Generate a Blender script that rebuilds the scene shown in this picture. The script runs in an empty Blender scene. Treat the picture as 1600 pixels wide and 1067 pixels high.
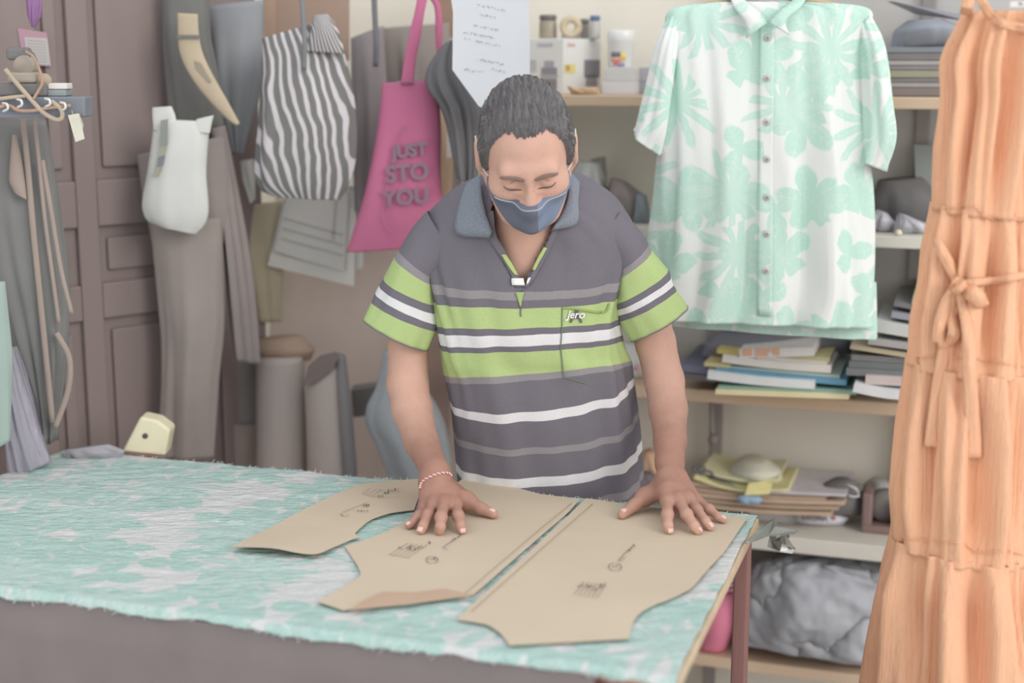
import bpy, bmesh, math, random
import numpy as np
from mathutils import Vector, Matrix, noise
from mathutils.bvhtree import BVHTree

random.seed(7)
rng = np.random.default_rng(7)
SC = bpy.context.scene
COL = SC.collection

# ------------------------------------------------------------------ camera
FPX, PITCH, EYE = 2222.0, math.radians(11.0), 1.54
cd = bpy.data.cameras.new('camera')
cd.sensor_width = 36.0
cd.lens = FPX * 36.0 / 1600.0
cd.clip_start = 0.05
cd.dof.use_dof = True
cd.dof.focus_distance = 2.47
cd.dof.aperture_fstop = 1.7
cam = bpy.data.objects.new('camera', cd)
COL.objects.link(cam)
cam.location = (0, 0, EYE)
cam.rotation_euler = (math.pi / 2 - PITCH, 0, 0)
SC.camera = cam

# ------------------------------------------------------------------ world and light
w = bpy.data.worlds.new('sky'); SC.world = w
w.use_nodes = True
wb = w.node_tree.nodes['Background']
wb.inputs['Color'].default_value = (0.97, 0.98, 1.0, 1)
wb.inputs['Strength'].default_value = 1.15


sl = bpy.data.lights.new('hazy_sun', 'SUN'); sl.energy = 1.2; sl.angle = math.radians(28); sl.color = (1.0, 0.95, 0.88)
sun = bpy.data.objects.new('hazy_sun', sl); COL.objects.link(sun)
sun.rotation_euler = Vector((-0.60, 0.70, -0.36)).to_track_quat('-Z', 'Y').to_euler()

SC.view_settings.view_transform = 'Standard'
SC.view_settings.look = 'None'
SC.view_settings.exposure = 0.0
SC.view_settings.gamma = 1.0
SC.view_settings.use_curve_mapping = False

# ------------------------------------------------------------------ where things stand
cp, sp = math.cos(PITCH), math.sin(PITCH)
TH = math.radians(-18.0)                       # the room stands turned against the view
cr, sr = math.cos(TH), math.sin(TH)


def ray_dir(x, y):
    u = (533.5 - y) / FPX
    return np.array([(x - 800) / FPX, cp + u * sp, -sp + u * cp])


def P(x, y, d):                                # point at distance d into the room
    r = ray_dir(x, y); s = d / r[1]
    return np.array([r[0] * s, d, EYE + r[2] * s])


def PZ(x, y, z):                               # point at height z
    r = ray_dir(x, y); s = (z - EYE) / r[2]
    return np.array([r[0] * s, r[1] * s, z])


def PR(x, y, yr):                              # point at room depth yr (parallel to the back wall)
    r = ray_dir(x, y); s = yr / (-sr * r[0] + cr * r[1])
    return np.array([r[0] * s, r[1] * s, EYE + r[2] * s])


def W(xr, yr, z):                              # room coordinates -> world
    return np.array([cr * xr - sr * yr, sr * xr + cr * yr, z])


def RX(p):                                     # world -> room coordinates
    return np.array([cr * p[0] + sr * p[1], -sr * p[0] + cr * p[1], p[2]])


def proj(p):
    v = np.asarray(p, float) - np.array([0, 0, EYE])
    f = v[..., 1] * cp - v[..., 2] * sp
    u = v[..., 1] * sp + v[..., 2] * cp
    return 800 + FPX * v[..., 0] / f, 533.5 - FPX * u / f


# ------------------------------------------------------------------ materials
def lin(c):
    out = []
    for v in c:
        v = v / 255.0
        out.append(v / 12.92 if v <= 0.04045 else ((v + 0.055) / 1.055) ** 2.4)
    return tuple(out)


class NT:
    def __init__(s, name, rough=0.85, spec=0.2):
        s.mat = bpy.data.materials.new(name); s.mat.use_nodes = True
        s.t = s.mat.node_tree
        s.b = s.t.nodes['Principled BSDF']
        s.b.inputs['Roughness'].default_value = rough
        s.b.inputs['Specular IOR Level'].default_value = spec
        s.tc = s.t.nodes.new('ShaderNodeTexCoord')
        s.obj = s.tc.outputs['Object']

    def put(s, sock, v):
        if isinstance(v, bpy.types.NodeSocket):
            s.t.links.new(v, sock)
        else:
            if hasattr(v, '__len__') and len(v) == 3 and sock.type == 'RGBA':
                v = tuple(v) + (1,)
            sock.default_value = v

    def n(s, typ, ins=None, **props):
        nd = s.t.nodes.new(typ)
        for k, v in props.items():
            setattr(nd, k, v)
        for k, v in (ins or {}).items():
            s.put(nd.inputs[k], v)
        return nd

    def m(s, op, a, b=None, c=None, clamp=False):
        nd = s.t.nodes.new('ShaderNodeMath'); nd.operation = op; nd.use_clamp = clamp
        for i, v in enumerate((a, b, c)):
            if v is not None:
                s.put(nd.inputs[i], v)
        return nd.outputs[0]

    def mix(s, f, a, b):
        nd = s.n('ShaderNodeMix', data_type='RGBA')
        s.put(nd.inputs[0], f); s.put(nd.inputs[6], a); s.put(nd.inputs[7], b)
        return nd.outputs[2]

    def noise(s, scale, detail=3, vec=None, rough=0.5):
        return s.n('ShaderNodeTexNoise', {'Vector': vec or s.obj, 'Scale': scale, 'Detail': detail, 'Roughness': rough}).outputs[0]

    def scaled(s, sc, vec=None):
        return s.n('ShaderNodeMapping', {'Vector': vec or s.obj, 'Scale': sc}).outputs[0]

    def bump(s, h, strength, dist=0.002):
        nd = s.n('ShaderNodeBump', {'Height': h, 'Strength': strength, 'Distance': dist})
        s.t.links.new(nd.outputs[0], s.b.inputs['Normal'])

    def color(s, v):
        s.put(s.b.inputs['Base Color'], v)
        return s.mat


MATS = {}


def M(key, rgb, rough=0.85, var=0.06, scale=14, bump=0.0, bscale=350, spec=0.2, metal=0.0, stretch=(1, 1, 1), dist=0.002):
    if key in MATS:
        return MATS[key]
    g = NT(key, rough, spec)
    c = lin(rgb)
    f = g.noise(scale, 4, g.scaled(stretch))
    f = g.n('ShaderNodeMapRange', {'Value': f, 'From Min': 0.3, 'From Max': 0.7}).outputs[0]
    a = tuple(min(1, v * (1 - var)) for v in c); b = tuple(min(1, v * (1 + var)) for v in c)
    g.color(g.mix(f, a, b))
    g.b.inputs['Metallic'].default_value = metal
    if bump:
        g.bump(g.noise(bscale, 3, g.scaled(stretch)), bump, dist)
    MATS[key] = g.mat
    return g.mat


def cloth(key, rgb, var=0.06, bump=0.25):
    return M(key, rgb, 0.92, var, 10, bump, 500, 0.1, dist=0.001)


# ------------------------------------------------------------------ objects
ORG = {}


def tag(o, label=None, cat=None, group=None, kind=None):
    if label: o['label'] = label
    if cat: o['category'] = cat
    if group: o['group'] = group
    if kind: o['kind'] = kind
    return o


def thing(name, label, cat, at, group=None):
    o = bpy.data.objects.new(name, None); COL.objects.link(o)
    o.location = tuple(float(v) for v in at)
    o.empty_display_size = 0.05
    ORG[o.name] = np.array(at, float)
    return tag(o, label, cat, group)


def org(parent):
    return ORG[parent.name] if parent is not None else None


def mesh(name, verts, faces, mat, parent=None, smooth=True, attrs=None, label=None):
    """verts are world positions; they are stored about the thing's own origin"""
    v = np.asarray(verts, float).reshape(-1, 3)
    if parent is not None:
        o0 = org(parent)
    else:
        o0 = np.array([(v[:, 0].min() + v[:, 0].max()) / 2, (v[:, 1].min() + v[:, 1].max()) / 2, v[:, 2].min()])
    me = bpy.data.meshes.new(name)
    me.from_pydata((v - o0).tolist(), [], [list(map(int, f)) for f in faces])
    if mat is not None:
        me.materials.append(mat)
    if attrs:
        for k, a in attrs.items():
            at = me.attributes.new(k, 'FLOAT', 'POINT')
            at.data.foreach_set('value', np.asarray(a, np.float32).ravel())
    if smooth:
        me.polygons.foreach_set('use_smooth', [True] * len(me.polygons))
    me.update()
    o = bpy.data.objects.new(name, me); COL.objects.link(o)
    ORG[o.name] = o0
    if parent is not None:
        o.parent = parent
    else:
        o.location = tuple(o0)
    if label: o['label'] = label
    return o


def bmesh_out(bm, name, mat, parent=None, smooth=False, label=None):
    bm.normal_update()
    bm.verts.ensure_lookup_table(); bm.verts.index_update()
    v = np.array([tuple(q.co) for q in bm.verts]); f = [[q.index for q in fa.verts] for fa in bm.faces]
    bm.free()
    return mesh(name, v, f, mat, parent, smooth, label=label)


def bevel(o, w=0.003, seg=2):
    m = o.modifiers.new('bevel', 'BEVEL'); m.width = w; m.segments = seg; m.limit_method = 'ANGLE'; m.angle_limit = math.radians(40)
    return o


def solid(o, t, off=0.0):
    m = o.modifiers.new('solid', 'SOLIDIFY'); m.thickness = t; m.offset = off
    return o


def hexa(name, c8, mat, parent=None, bev=0.003, label=None):
    """box from eight corners: four below, four above, both counter-clockwise"""
    f = [(3, 2, 1, 0), (4, 5, 6, 7), (0, 1, 5, 4), (1, 2, 6, 5), (2, 3, 7, 6), (3, 0, 4, 7)]
    o = mesh(name, c8, f, mat, parent, False, label=label)
    if bev: bevel(o, bev)
    return o


def rbox(name, x0, x1, y0, y1, z0, z1, mat, parent=None, bev=0.003, label=None):
    """box in room coordinates"""
    c = [W(x0, y0, z0), W(x1, y0, z0), W(x1, y1, z0), W(x0, y1, z0), W(x0, y0, z1), W(x1, y0, z1), W(x1, y1, z1), W(x0, y1, z1)]
    return hexa(name, c, mat, parent, bev, label)


def obox(name, c, sx, sy, sz, ang, mat, parent=None, bev=0.003, tilt=0, roll=0, label=None):
    """box about a centre, turned by ang about z"""
    R = Matrix.Rotation(ang, 3, 'Z') @ Matrix.Rotation(tilt, 3, 'X') @ Matrix.Rotation(roll, 3, 'Y')
    q = []
    for z in (-1, 1):
        for x, y in ((-1, -1), (1, -1), (1, 1), (-1, 1)):
            q.append(np.array(R @ Vector((x * sx / 2, y * sy / 2, z * sz / 2))) + np.asarray(c))
    return hexa(name, q, mat, parent, bev, label)


def frames(path):
    p = np.asarray(path, float); n = len(p)
    t = np.gradient(p, axis=0); t /= np.linalg.norm(t, axis=1)[:, None] + 1e-12
    up = np.array([0, 0, 1.0])
    if abs(t[0] @ up) > 0.9: up = np.array([0, 1.0, 0])
    N = []
    a = np.cross(t[0], up); a /= np.linalg.norm(a)
    for i in range(n):
        a = a - t[i] * (a @ t[i]); a /= np.linalg.norm(a) + 1e-12
        N.append(a)
    N = np.array(N); B = np.cross(t, N)
    return p, t, N, B


def tube_data(path, rad, nseg=8, flat=1.0):
    p, t, N, B = frames(path)
    rad = np.broadcast_to(np.asarray(rad, float), (len(p),))
    a = np.linspace(0, 2 * math.pi, nseg, endpoint=False)
    v = p[:, None, :] + rad[:, None, None] * (np.cos(a)[None, :, None] * N[:, None, :] + flat * np.sin(a)[None, :, None] * B[:, None, :])
    n = len(p); f = []
    for i in range(n - 1):
        for j in range(nseg):
            k = (j + 1) % nseg
            f.append((i * nseg + j, i * nseg + k, (i + 1) * nseg + k, (i + 1) * nseg + j))
    f.append(tuple(range(nseg))[::-1]); f.append(tuple((n - 1) * nseg + j for j in range(nseg)))
    return v.reshape(-1, 3), f


def tube(name, path, rad, mat, parent=None, nseg=8, flat=1.0, label=None):
    v, f = tube_data(path, rad, nseg, flat)
    return mesh(name, v, f, mat, parent, True, label=label)


def join_data(parts):
    V, F, k = [], [], 0
    for v, f in parts:
        V.append(np.asarray(v)); F += [tuple(i + k for i in q) for q in f]; k += len(v)
    return np.concatenate(V), F


def spline(pts, n):
    """Catmull-Rom through rows of numbers"""
    p = np.asarray(pts, float)
    if len(p) == 2:
        t = np.linspace(0, 1, n)[:, None]
        return p[0] * (1 - t) + p[1] * t
    q = np.vstack([2 * p[0] - p[1], p, 2 * p[-1] - p[-2]])
    t = np.linspace(0, len(p) - 1, n); i = np.minimum(t.astype(int), len(p) - 2); f = (t - i)[:, None]
    a, b, c, d = q[i], q[i + 1], q[i + 2], q[i + 3]
    return 0.5 * (2 * b + (c - a) * f + (2 * a - 5 * b + 4 * c - d) * f ** 2 + (3 * b - a - 3 * c + d) * f ** 3)


def lathe(name, prof, c, mat, parent=None, nseg=24, axis='Z', label=None):
    a = np.linspace(0, 2 * math.pi, nseg, endpoint=False); v = []; f = []
    for r, z in prof:
        for q in a:
            w_ = (r * math.cos(q), r * math.sin(q), z)
            if axis == 'Y': w_ = (w_[0], w_[2], w_[1])
            v.append(np.asarray(c) + np.array(w_))
    n = len(prof)
    for i in range(n - 1):
        for j in range(nseg):
            k = (j + 1) % nseg
            f.append((i * nseg + j, i * nseg + k, (i + 1) * nseg + k, (i + 1) * nseg + j))
    f.append(tuple(range(nseg))[::-1]); f.append(tuple((n - 1) * nseg + j for j in range(nseg)))
    return mesh(name, v, f, mat, parent, True, label=label)


def loft(rings, nseg=64, rows=60, folds=None, expo=1.0, svals=None, back=1.0):
    """rings: (Lx, Ly, Rx, Ry, depth, half_depth[, front_y]); returns verts, faces, attrs (s, u)"""
    C, Wv, H = [], [], []
    for r in rings:
        L = P(r[0], r[1], r[4]); R = P(r[2], r[3], r[4])
        c = (L + R) / 2
        if len(r) > 6 and r[6] is not None:
            h = P((r[0] + r[2]) / 2, r[6], r[4] - r[5]) - c
        else:
            h = np.array([0, -r[5], 0.0])
        C.append(c); Wv.append((R - L) / 2); H.append(h)
    s = np.arange(len(rings), dtype=float) if svals is None else np.asarray(svals, float)
    D = spline(np.hstack([np.array(C), np.array(Wv), np.array(H), s[:, None]]), rows)
    a = np.linspace(0, 2 * math.pi, nseg, endpoint=False)
    ca, sa = np.cos(a), np.sin(a)
    cx = np.sign(ca) * np.abs(ca) ** expo; sx = np.sign(sa) * np.abs(sa) ** expo
    sx = np.where(sx < 0, sx * back, sx)
    v = D[:, None, 0:3] + cx[None, :, None] * D[:, None, 3:6] + sx[None, :, None] * D[:, None, 6:9]
    if folds is not None:
        nrm = ca[None, :, None] * (D[:, None, 3:6] / (np.linalg.norm(D[:, 3:6], axis=1)[:, None, None] + 1e-9)) + \
              sa[None, :, None] * (D[:, None, 6:9] / (np.linalg.norm(D[:, 6:9], axis=1)[:, None, None] + 1e-9))
        vv = np.linspace(0, 1, rows)
        v = v + nrm * folds(a[None, :], vv[:, None])[:, :, None]
    f = []
    for i in range(rows - 1):
        for j in range(nseg):
            k = (j + 1) % nseg
            f.append((i * nseg + j, (i + 1) * nseg + j, (i + 1) * nseg + k, i * nseg + k))
    attrs = {'s': np.repeat(D[:, 9], nseg), 'u': np.tile(a / (2 * math.pi), rows)}
    return v.reshape(-1, 3), f, attrs


def caps(f, nseg, rows):
    return f + [tuple(range(nseg)), tuple((rows - 1) * nseg + j for j in range(nseg))[::-1]]


def outline_rings(left, right, d, h, n=10, dv=None):
    """rings for a hanging shape from its left and right outline (lists of x, y from top to bottom)"""
    Lp, Rp = np.array(left, float), np.array(right, float)
    out = []
    for i in range(n):
        t = i / (n - 1)
        l = np.array([np.interp(t, np.linspace(0, 1, len(Lp)), Lp[:, k]) for k in (0, 1)])
        r = np.array([np.interp(t, np.linspace(0, 1, len(Rp)), Rp[:, k]) for k in (0, 1)])
        dd = d if dv is None else d + dv * t
        hh = h * (0.35 + 0.65 * math.sin(math.pi * min(1, 0.12 + t * 0.8))) if not callable(h) else h(t)
        out.append((l[0], l[1], r[0], r[1], dd, hh))
    return out


def hang(name, left, right, d, h, mat, parent=None, nseg=56, rows=44, folds=None, n=10, dv=None, label=None, expo=1.0):
    v, f, at = loft(outline_rings(left, right, d, h, n, dv), nseg, rows, folds, expo)
    return mesh(name, v, caps(f, nseg, rows), mat, parent, True, at, label)


def ripples(n, amp, seed=0, drift=0.6, grow=1.0):
    r = np.random.default_rng(seed)
    ph = r.uniform(0, 6.28, 4); ks = [n, n * 1.7, n * 0.55, n * 2.9]; am = [1, 0.5, 0.7, 0.22]

    def f(a, v):
        o = 0
        for k, p, m in zip(ks, ph, am):
            k = round(k)
            o = o + m * np.sin(k * a + p + drift * np.sin(3.1 * v + p) * 1.5)
        return amp * o / 1.6 * (1 - grow + grow * np.clip(v * 2.2, 0, 1))
    return f


def slab(name, pts, t, mat, parent=None, wave=None, sub=0, label=None, smooth=False):
    """extruded outline: pts are world points (one plane), t the thickness vector"""
    p = np.asarray(pts, float); t = np.asarray(t, float)
    bm = bmesh.new()
    vs = [bm.verts.new(q) for q in p]
    bm.faces.new(vs)
    if sub:
        bmesh.ops.triangulate(bm, faces=bm.faces[:])
        for _ in range(sub):
            longe = [e for e in bm.edges if e.calc_length() > 0.03]
            if not longe: break
            bmesh.ops.subdivide_edges(bm, edges=longe, cuts=1)
            bmesh.ops.triangulate(bm, faces=[q for q in bm.faces if len(q.verts) > 3])
    bm.normal_update()
    if wave:
        for q in bm.verts:
            q.co += Vector(wave(q.co))
    r = bmesh.ops.extrude_face_region(bm, geom=bm.faces[:])
    for q in r['geom']:
        if isinstance(q, bmesh.types.BMVert):
            q.co += Vector(t)
    bmesh.ops.recalc_face_normals(bm, faces=bm.faces[:])
    return bmesh_out(bm, name, mat, parent, smooth, label)


def text_mesh(name, body, size, mat, place, parent, shear=0.0, depth=0.0006, offset=0.0, label=None):
    """lettering: place(x, y, z) maps the flat letters to world points"""
    cu = bpy.data.curves.new(name, 'FONT'); cu.body = body; cu.size = size; cu.align_x = 'CENTER'; cu.align_y = 'CENTER'
    cu.extrude = depth; cu.shear = shear; cu.offset = offset; cu.resolution_u = 4
    o = bpy.data.objects.new(name, cu); COL.objects.link(o)
    dg = bpy.context.evaluated_depsgraph_get()
    me = bpy.data.meshes.new_from_object(o.evaluated_get(dg))
    v = [place(*q.co) for q in me.vertices]; f = [list(q.vertices) for q in me.polygons]
    bpy.data.objects.remove(o); bpy.data.curves.remove(cu); bpy.data.meshes.remove(me)
    return mesh(name, v, f, mat, parent, False, label=label)
# ------------------------------------------------------------------ the setting
ZT = 0.78                                      # table top
WALL = 3.28
m_wall = M('limewash wall', (232, 228, 217), 0.95, 0.05, 3, 0.15, 60)
m_floor = M('pale concrete floor', (206, 202, 198), 0.8, 0.06, 6, 0.2, 80)
tag(rbox('wall_back', -3.2, 1.6, WALL, WALL + 0.1, 0, 2.6, m_wall, None, 0), kind='structure')
tag(rbox('wall_left', -3.3, -3.2, 0.0, WALL + 0.1, 0, 2.6, m_wall, None, 0), kind='structure')
tag(rbox('floor', -3.3, 2.2, -0.6, WALL + 0.1, -0.05, 0, m_floor, None, 0), kind='structure')

# door leaf standing open at an angle
m_door = M('reddish door wood', (136, 123, 121), 0.6, 0.05, 9, 0.2, 120, 0.3, stretch=(1, 1, 0.12))
dA = np.array([-0.966, 2.90, 0]); dU = np.array([math.sin(math.radians(46)), math.cos(math.radians(46)), 0]); dN = np.array([dU[1], -dU[0], 0])


def dpt(t, n, z): return dA + dU * t + dN * n + np.array([0, 0, z])


def dbox(name, t0, t1, z0, z1, n0, n1, parent, bev=0.004):
    c = [dpt(t0, n1, z0), dpt(t1, n1, z0), dpt(t1, n0, z0), dpt(t0, n0, z0), dpt(t0, n1, z1), dpt(t1, n1, z1), dpt(t1, n0, z1), dpt(t0, n0, z1)]
    return hexa(name, c, m_door, parent, bev)


def door_t(x):
    k = (x - 800) / FPX
    lo, hi = -0.5, 0.9
    for _ in range(40):
        mid = (lo + hi) / 2; q = dpt(mid, 0, 1.3)
        if (proj(q)[0]) < x: lo = mid
        else: hi = mid
    return lo


def door_z(x, y):
    t = door_t(x); q = dpt(t, 0, 0)
    return P(x, y, q[1])[2]


door = thing('door_1', 'reddish-brown panelled wooden door leaf behind the hanging clothes', 'door', dpt(0.1, 0, 0.01))
door['kind'] = 'structure'; del door['category']
T0, T1 = -0.42, door_t(402)
zt0, zt1 = door_z(160, 282), door_z(160, 452)
dbox('leaf', T0, T1, 0.01, 2.05, -0.04, 0.0, door)
for a, b in ((T0, door_t(64)), (door_t(113), door_t(146)), (door_t(330), T1)):
    dbox('stile', a, b, 0.01, 2.05, 0.0, 0.016, door)
for z0, z1 in ((0.01, 0.2), (door_z(160, 495), door_z(160, 440)), (door_z(160, 352), door_z(160, 280)), (1.92, 2.05)):
    for a, b in ((door_t(64), door_t(113)), (door_t(146), door_t(330))):
        dbox('rail', a, b, z0, z1, 0.0, 0.015, door)
for a, b in ((door_t(64), door_t(113)), (door_t(146), door_t(330))):
    for z0, z1 in ((0.2, door_z(160, 495)), (door_z(160, 440), door_z(160, 352)), (door_z(160, 280), 1.92)):
        dbox('panel', a + 0.02, b - 0.02, z0 + 0.025, z1 - 0.025, 0.0, 0.010, door, 0.008)

# ------------------------------------------------------------------ shelving unit on the right
SF, SB = 3.02, WALL - 0.012
m_shelf = M('weathered shelf board', (212, 209, 200), 0.8, 0.08, 8, 0.2, 90, stretch=(0.2, 1, 1))
m_shelf_tan = M('raw wood shelf board', (205, 182, 158), 0.7, 0.08, 10, 0.2, 90, stretch=(0.15, 1, 1))
m_shade_board = M('grey shelf shade', (192, 190, 188), 0.9, 0.04, 5)  # grey sheets added behind the dim rows, shelf shade put into their colour
m_post = M('shelf upright', (150, 144, 142), 0.8, 0.06, 10, stretch=(1, 1, 0.2))
XL = RX(PR(893, 150, SF))[0] - 0.28; XR = RX(PR(1560, 380, SF))[0] + 0.12
unit = thing('shelving_unit', 'open wooden shelving unit behind the man with five boards', 'shelving', W((XL + XR) / 2, (SF + SB) / 2, 0))
Z1 = PR(960, 149, SF)[2]; Z2 = PR(1410, 369, SF)[2]; Z3 = PR(1010, 603, SF)[2]; Z4 = PR(1300, 846, SF)[2]; Z5 = PR(1200, 1037, SF)[2]
XM = RX(PR(1080, 150, SF))[0]
for z, th, mt, a, b in ((Z1, 0.024, m_shelf_tan, XL, XR), (Z2, 0.026, m_shelf, XL, XR), (Z3, 0.028, m_shelf_tan, XL, XR), (Z4, 0.036, m_shelf, XL, XR), (Z5, 0.026, m_shelf_tan, XL, XR)):
    rbox('shelf_board', a, b, SF, SB, z - th, z, mt, unit)
for x0 in (XL - 0.03, XM + 0.02, RX(PR(1412, 400, SF))[0], XR):
    rbox('upright', x0, x0 + 0.03, SB - 0.032, SB - 0.019, 0, 2.1, m_post, unit)
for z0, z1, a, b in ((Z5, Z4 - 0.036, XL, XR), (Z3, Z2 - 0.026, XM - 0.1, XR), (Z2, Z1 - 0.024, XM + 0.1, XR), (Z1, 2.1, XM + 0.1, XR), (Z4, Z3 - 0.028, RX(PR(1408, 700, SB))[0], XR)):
    rbox('shade_board', a, b, SB - 0.018, SB, z0 + 0.001, z1 - 0.001, m_shade_board, unit, 0)

# ------------------------------------------------------------------ work table
m_top = M('plywood table edge', (196, 178, 152), 0.7, 0.1, 20, 0.2, 120)
m_leg = M('red-brown table leg', (150, 112, 108), 0.6, 0.12, 30, 0.3, 200, stretch=(1, 1, 0.1))
TX0, TX1, TY0, TY1 = -1.69, -0.318, 1.668, 2.345
table = thing('work_table', 'long cutting table with red-brown legs under the mint cloth', 'table', W((TX0 + TX1) / 2, (TY0 + TY1) / 2, 0))
rbox('table_top', TX0, TX1, TY0, TY1, ZT - 0.018, ZT, m_top, table)
lx = RX(PZ(1199, 847, ZT - 0.02)); lx[0] = TX1 - 0.008
for x, y in ((lx[0], lx[1]), (lx[0] - 0.02, TY0 + 0.05), (TX0 + 0.05, TY0 + 0.05), (TX0 + 0.05, TY1 - 0.09)):
    rbox('leg', x - 0.02, x + 0.004, y - 0.018, y + 0.018, 0, ZT - 0.018, m_leg, table)
rbox('apron', TX0 + 0.07, lx[0] - 0.03, TY1 - 0.06, TY1 - 0.04, ZT - 0.09, ZT - 0.018, m_leg, table)
rbox('apron', TX0 + 0.07, lx[0] - 0.03, TY0 + 0.04, TY0 + 0.06, ZT - 0.09, ZT - 0.018, m_leg, table)


m_drape = cloth('dark brown cover cloth', (126, 118, 118))
vv = []; ff = []
for i in range(121):
    for j in range(13):
        xr = TX0 - 0.01 + (TX1 - TX0 - 0.10) * i / 120; z = ZT - 0.008 - 0.058 * j
        vv.append(W(xr, TY0 - 0.008 - 0.03 * (j / 12) + 0.012 * math.sin(xr * 21 + 0.3 * j) * j / 12, z))
for i in range(120):
    for j in range(12):
        k = i * 13 + j; ff.append((k, k + 13, k + 14, k + 1))
tag(solid(mesh('cover_cloth', vv, ff, m_drape), 0.003), 'dark brown cloth hanging down the near side of the table', 'cloth')

# ------------------------------------------------------------------ floral print, used on the table cloth and on the shirt
def floral(g, vec, sc, white, mint, mint2, soft=0.03):
    def layer(off, scale, k, R, pw, vein, keep):
        v = g.n('ShaderNodeVectorMath', {0: vec, 1: off}, operation='ADD').outputs[0]
        wob = g.n('ShaderNodeTexNoise', {'Vector': v, 'Scale': scale * 3.0, 'Detail': 2}).outputs['Color']
        wv = g.n('ShaderNodeVectorMath', {0: wob, 1: (0.5, 0.5, 0.5)}, operation='SUBTRACT').outputs[0]
        wv = g.n('ShaderNodeVectorMath', {0: wv, 'Scale': 0.16 / scale}, operation='SCALE').outputs[0]
        v = g.n('ShaderNodeVectorMath', {0: v, 1: wv}, operation='ADD').outputs[0]
        vo = g.n('ShaderNodeTexVoronoi', {'Vector': v, 'Scale': scale, 'Randomness': 0.75}, voronoi_dimensions='2D')
        d = g.n('ShaderNodeVectorMath', {0: v, 1: vo.outputs['Position']}, operation='SUBTRACT').outputs[0]
        q = g.n('ShaderNodeSeparateXYZ', {0: d})
        cs = g.n('ShaderNodeSeparateXYZ', {0: vo.outputs['Color']})
        ang = g.m('ADD', g.m('ARCTAN2', q.outputs[1], q.outputs[0]), g.m('MULTIPLY', cs.outputs[0], 6.283))
        r = g.m('MULTIPLY', g.m('SQRT', g.m('ADD', g.m('MULTIPLY', q.outputs[0], q.outputs[0]), g.m('MULTIPLY', q.outputs[1], q.outputs[1]))), scale)
        co = g.m('ABSOLUTE', g.m('COSINE', g.m('MULTIPLY', ang, k / 2)))
        edge = g.m('MULTIPLY', g.m('ADD', 0.2, g.m('MULTIPLY', g.m('POWER', co, pw), 0.8)), R)
        inside = g.n('ShaderNodeMapRange', {'Value': g.m('SUBTRACT', edge, r), 'From Min': -soft, 'From Max': soft}).outputs[0]
        ve = g.m('GREATER_THAN', co, vein)
        side = g.m('GREATER_THAN', g.m('SINE', g.m('ADD', g.m('MULTIPLY', r, 46), g.m('MULTIPLY', co, 30))), 0.86)
        ve = g.m('MAXIMUM', ve, side)
        on = g.m('GREATER_THAN', cs.outputs[1], keep)
        return g.m('MULTIPLY', inside, on), g.m('MULTIPLY', g.m('MULTIPLY', inside, ve), on)
    a, av = layer((0, 0, 0), sc, 5, 0.56, 0.5, 0.9985, 0.34)
    b, bv = layer((3.1, 1.7, 0), sc * 0.8, 11, 0.62, 1.6, 0.9975, 0.45)
    c, cv = layer((7.7, 5.2, 0), sc * 1.35, 3, 0.60, 1.2, 0.9988, 0.42)
    mask = g.m('MAXIMUM', g.m('MAXIMUM', a, b), c)
    veins = g.m('MAXIMUM', g.m('MAXIMUM', g.m('MULTIPLY', av, 1), bv), cv)
    tone = g.mix(g.m('MULTIPLY', b, 0.8), mint, mint2)
    col = g.mix(g.m('MULTIPLY', mask, 0.92), white, tone)
    return g.mix(g.m('MULTIPLY', veins, 0.4), col, white)


g = NT('mint floral cotton on the table', 0.9, 0.15)
flat = g.n('ShaderNodeMapping', {'Vector': g.obj, 'Rotation': (0, 0, 0.4), 'Scale': (1, 1, 0)}).outputs[0]
cr1 = g.noise(26, 5, g.n('ShaderNodeMapping', {'Vector': g.obj, 'Rotation': (0, 0, -0.25), 'Scale': (0.7, 1.5, 1)}).outputs[0], 0.6)
cr2 = g.noise(70, 4, g.n('ShaderNodeMapping', {'Vector': g.obj, 'Rotation': (0, 0, 0.5), 'Scale': (0.5, 1.6, 1)}).outputs[0], 0.6)
g.bump(g.m('ADD', cr1, g.m('MULTIPLY', cr2, 0.6)), 0.9, 0.014)
m_cloth = g.color(floral(g, flat, 7.0, lin((208, 211, 211)), lin((166, 200, 193)), lin((176, 204, 199)), 0.06))

nx, ny = 300, 170
ex0, ex1, ey0, ey1 = TX0 - 0.015, TX1 - 0.004, TY0 - 0.018, TY1 + 0.012
V = []
for j in range(ny + 1):
    for i in range(nx + 1):
        s, t = i / nx, j / ny
        wob = 0.010 * noise.noise(Vector((s * 9, 3.3, 0))) + 0.004 * noise.noise(Vector((s * 47, 1.3, 0)))
        wob2 = 0.006 * noise.noise(Vector((s * 14, 8.3, 0))) + 0.004 * noise.noise(Vector((s * 60, 6.3, 0)))
        xr = ex0 + (ex1 - ex0) * s + 0.004 * noise.noise(Vector((t * 12, 0.3, 5))) * (s > 0.9)
        yr = (ey0 + wob) + ((ey1 + wob2) - (ey0 + wob)) * t
        p = Vector((xr * 1.2, yr * 3.0, 0.0))
        z = 0.0045 * abs(noise.noise(p * 4.0)) + 0.003 * abs(noise.noise(Vector((xr * 9 + yr * 6, yr * 30 - xr * 8, 2.0)))) + 0.0016 * abs(noise.noise(Vector((xr * 40, yr * 70, 4.0))))
        over = max(0.0, (TY0 - 0.003) - yr)
        z += ZT + 0.0015 - over * 0.9
        if over > 0: yr += over * 0.45
        if yr > TY1 + 0.004: z -= (yr - TY1 - 0.004) * 0.5
        V.append(W(xr, yr, z))
F = [(j * (nx + 1) + i, j * (nx + 1) + i + 1, (j + 1) * (nx + 1) + i + 1, (j + 1) * (nx + 1) + i) for j in range(ny) for i in range(nx)]
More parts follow.
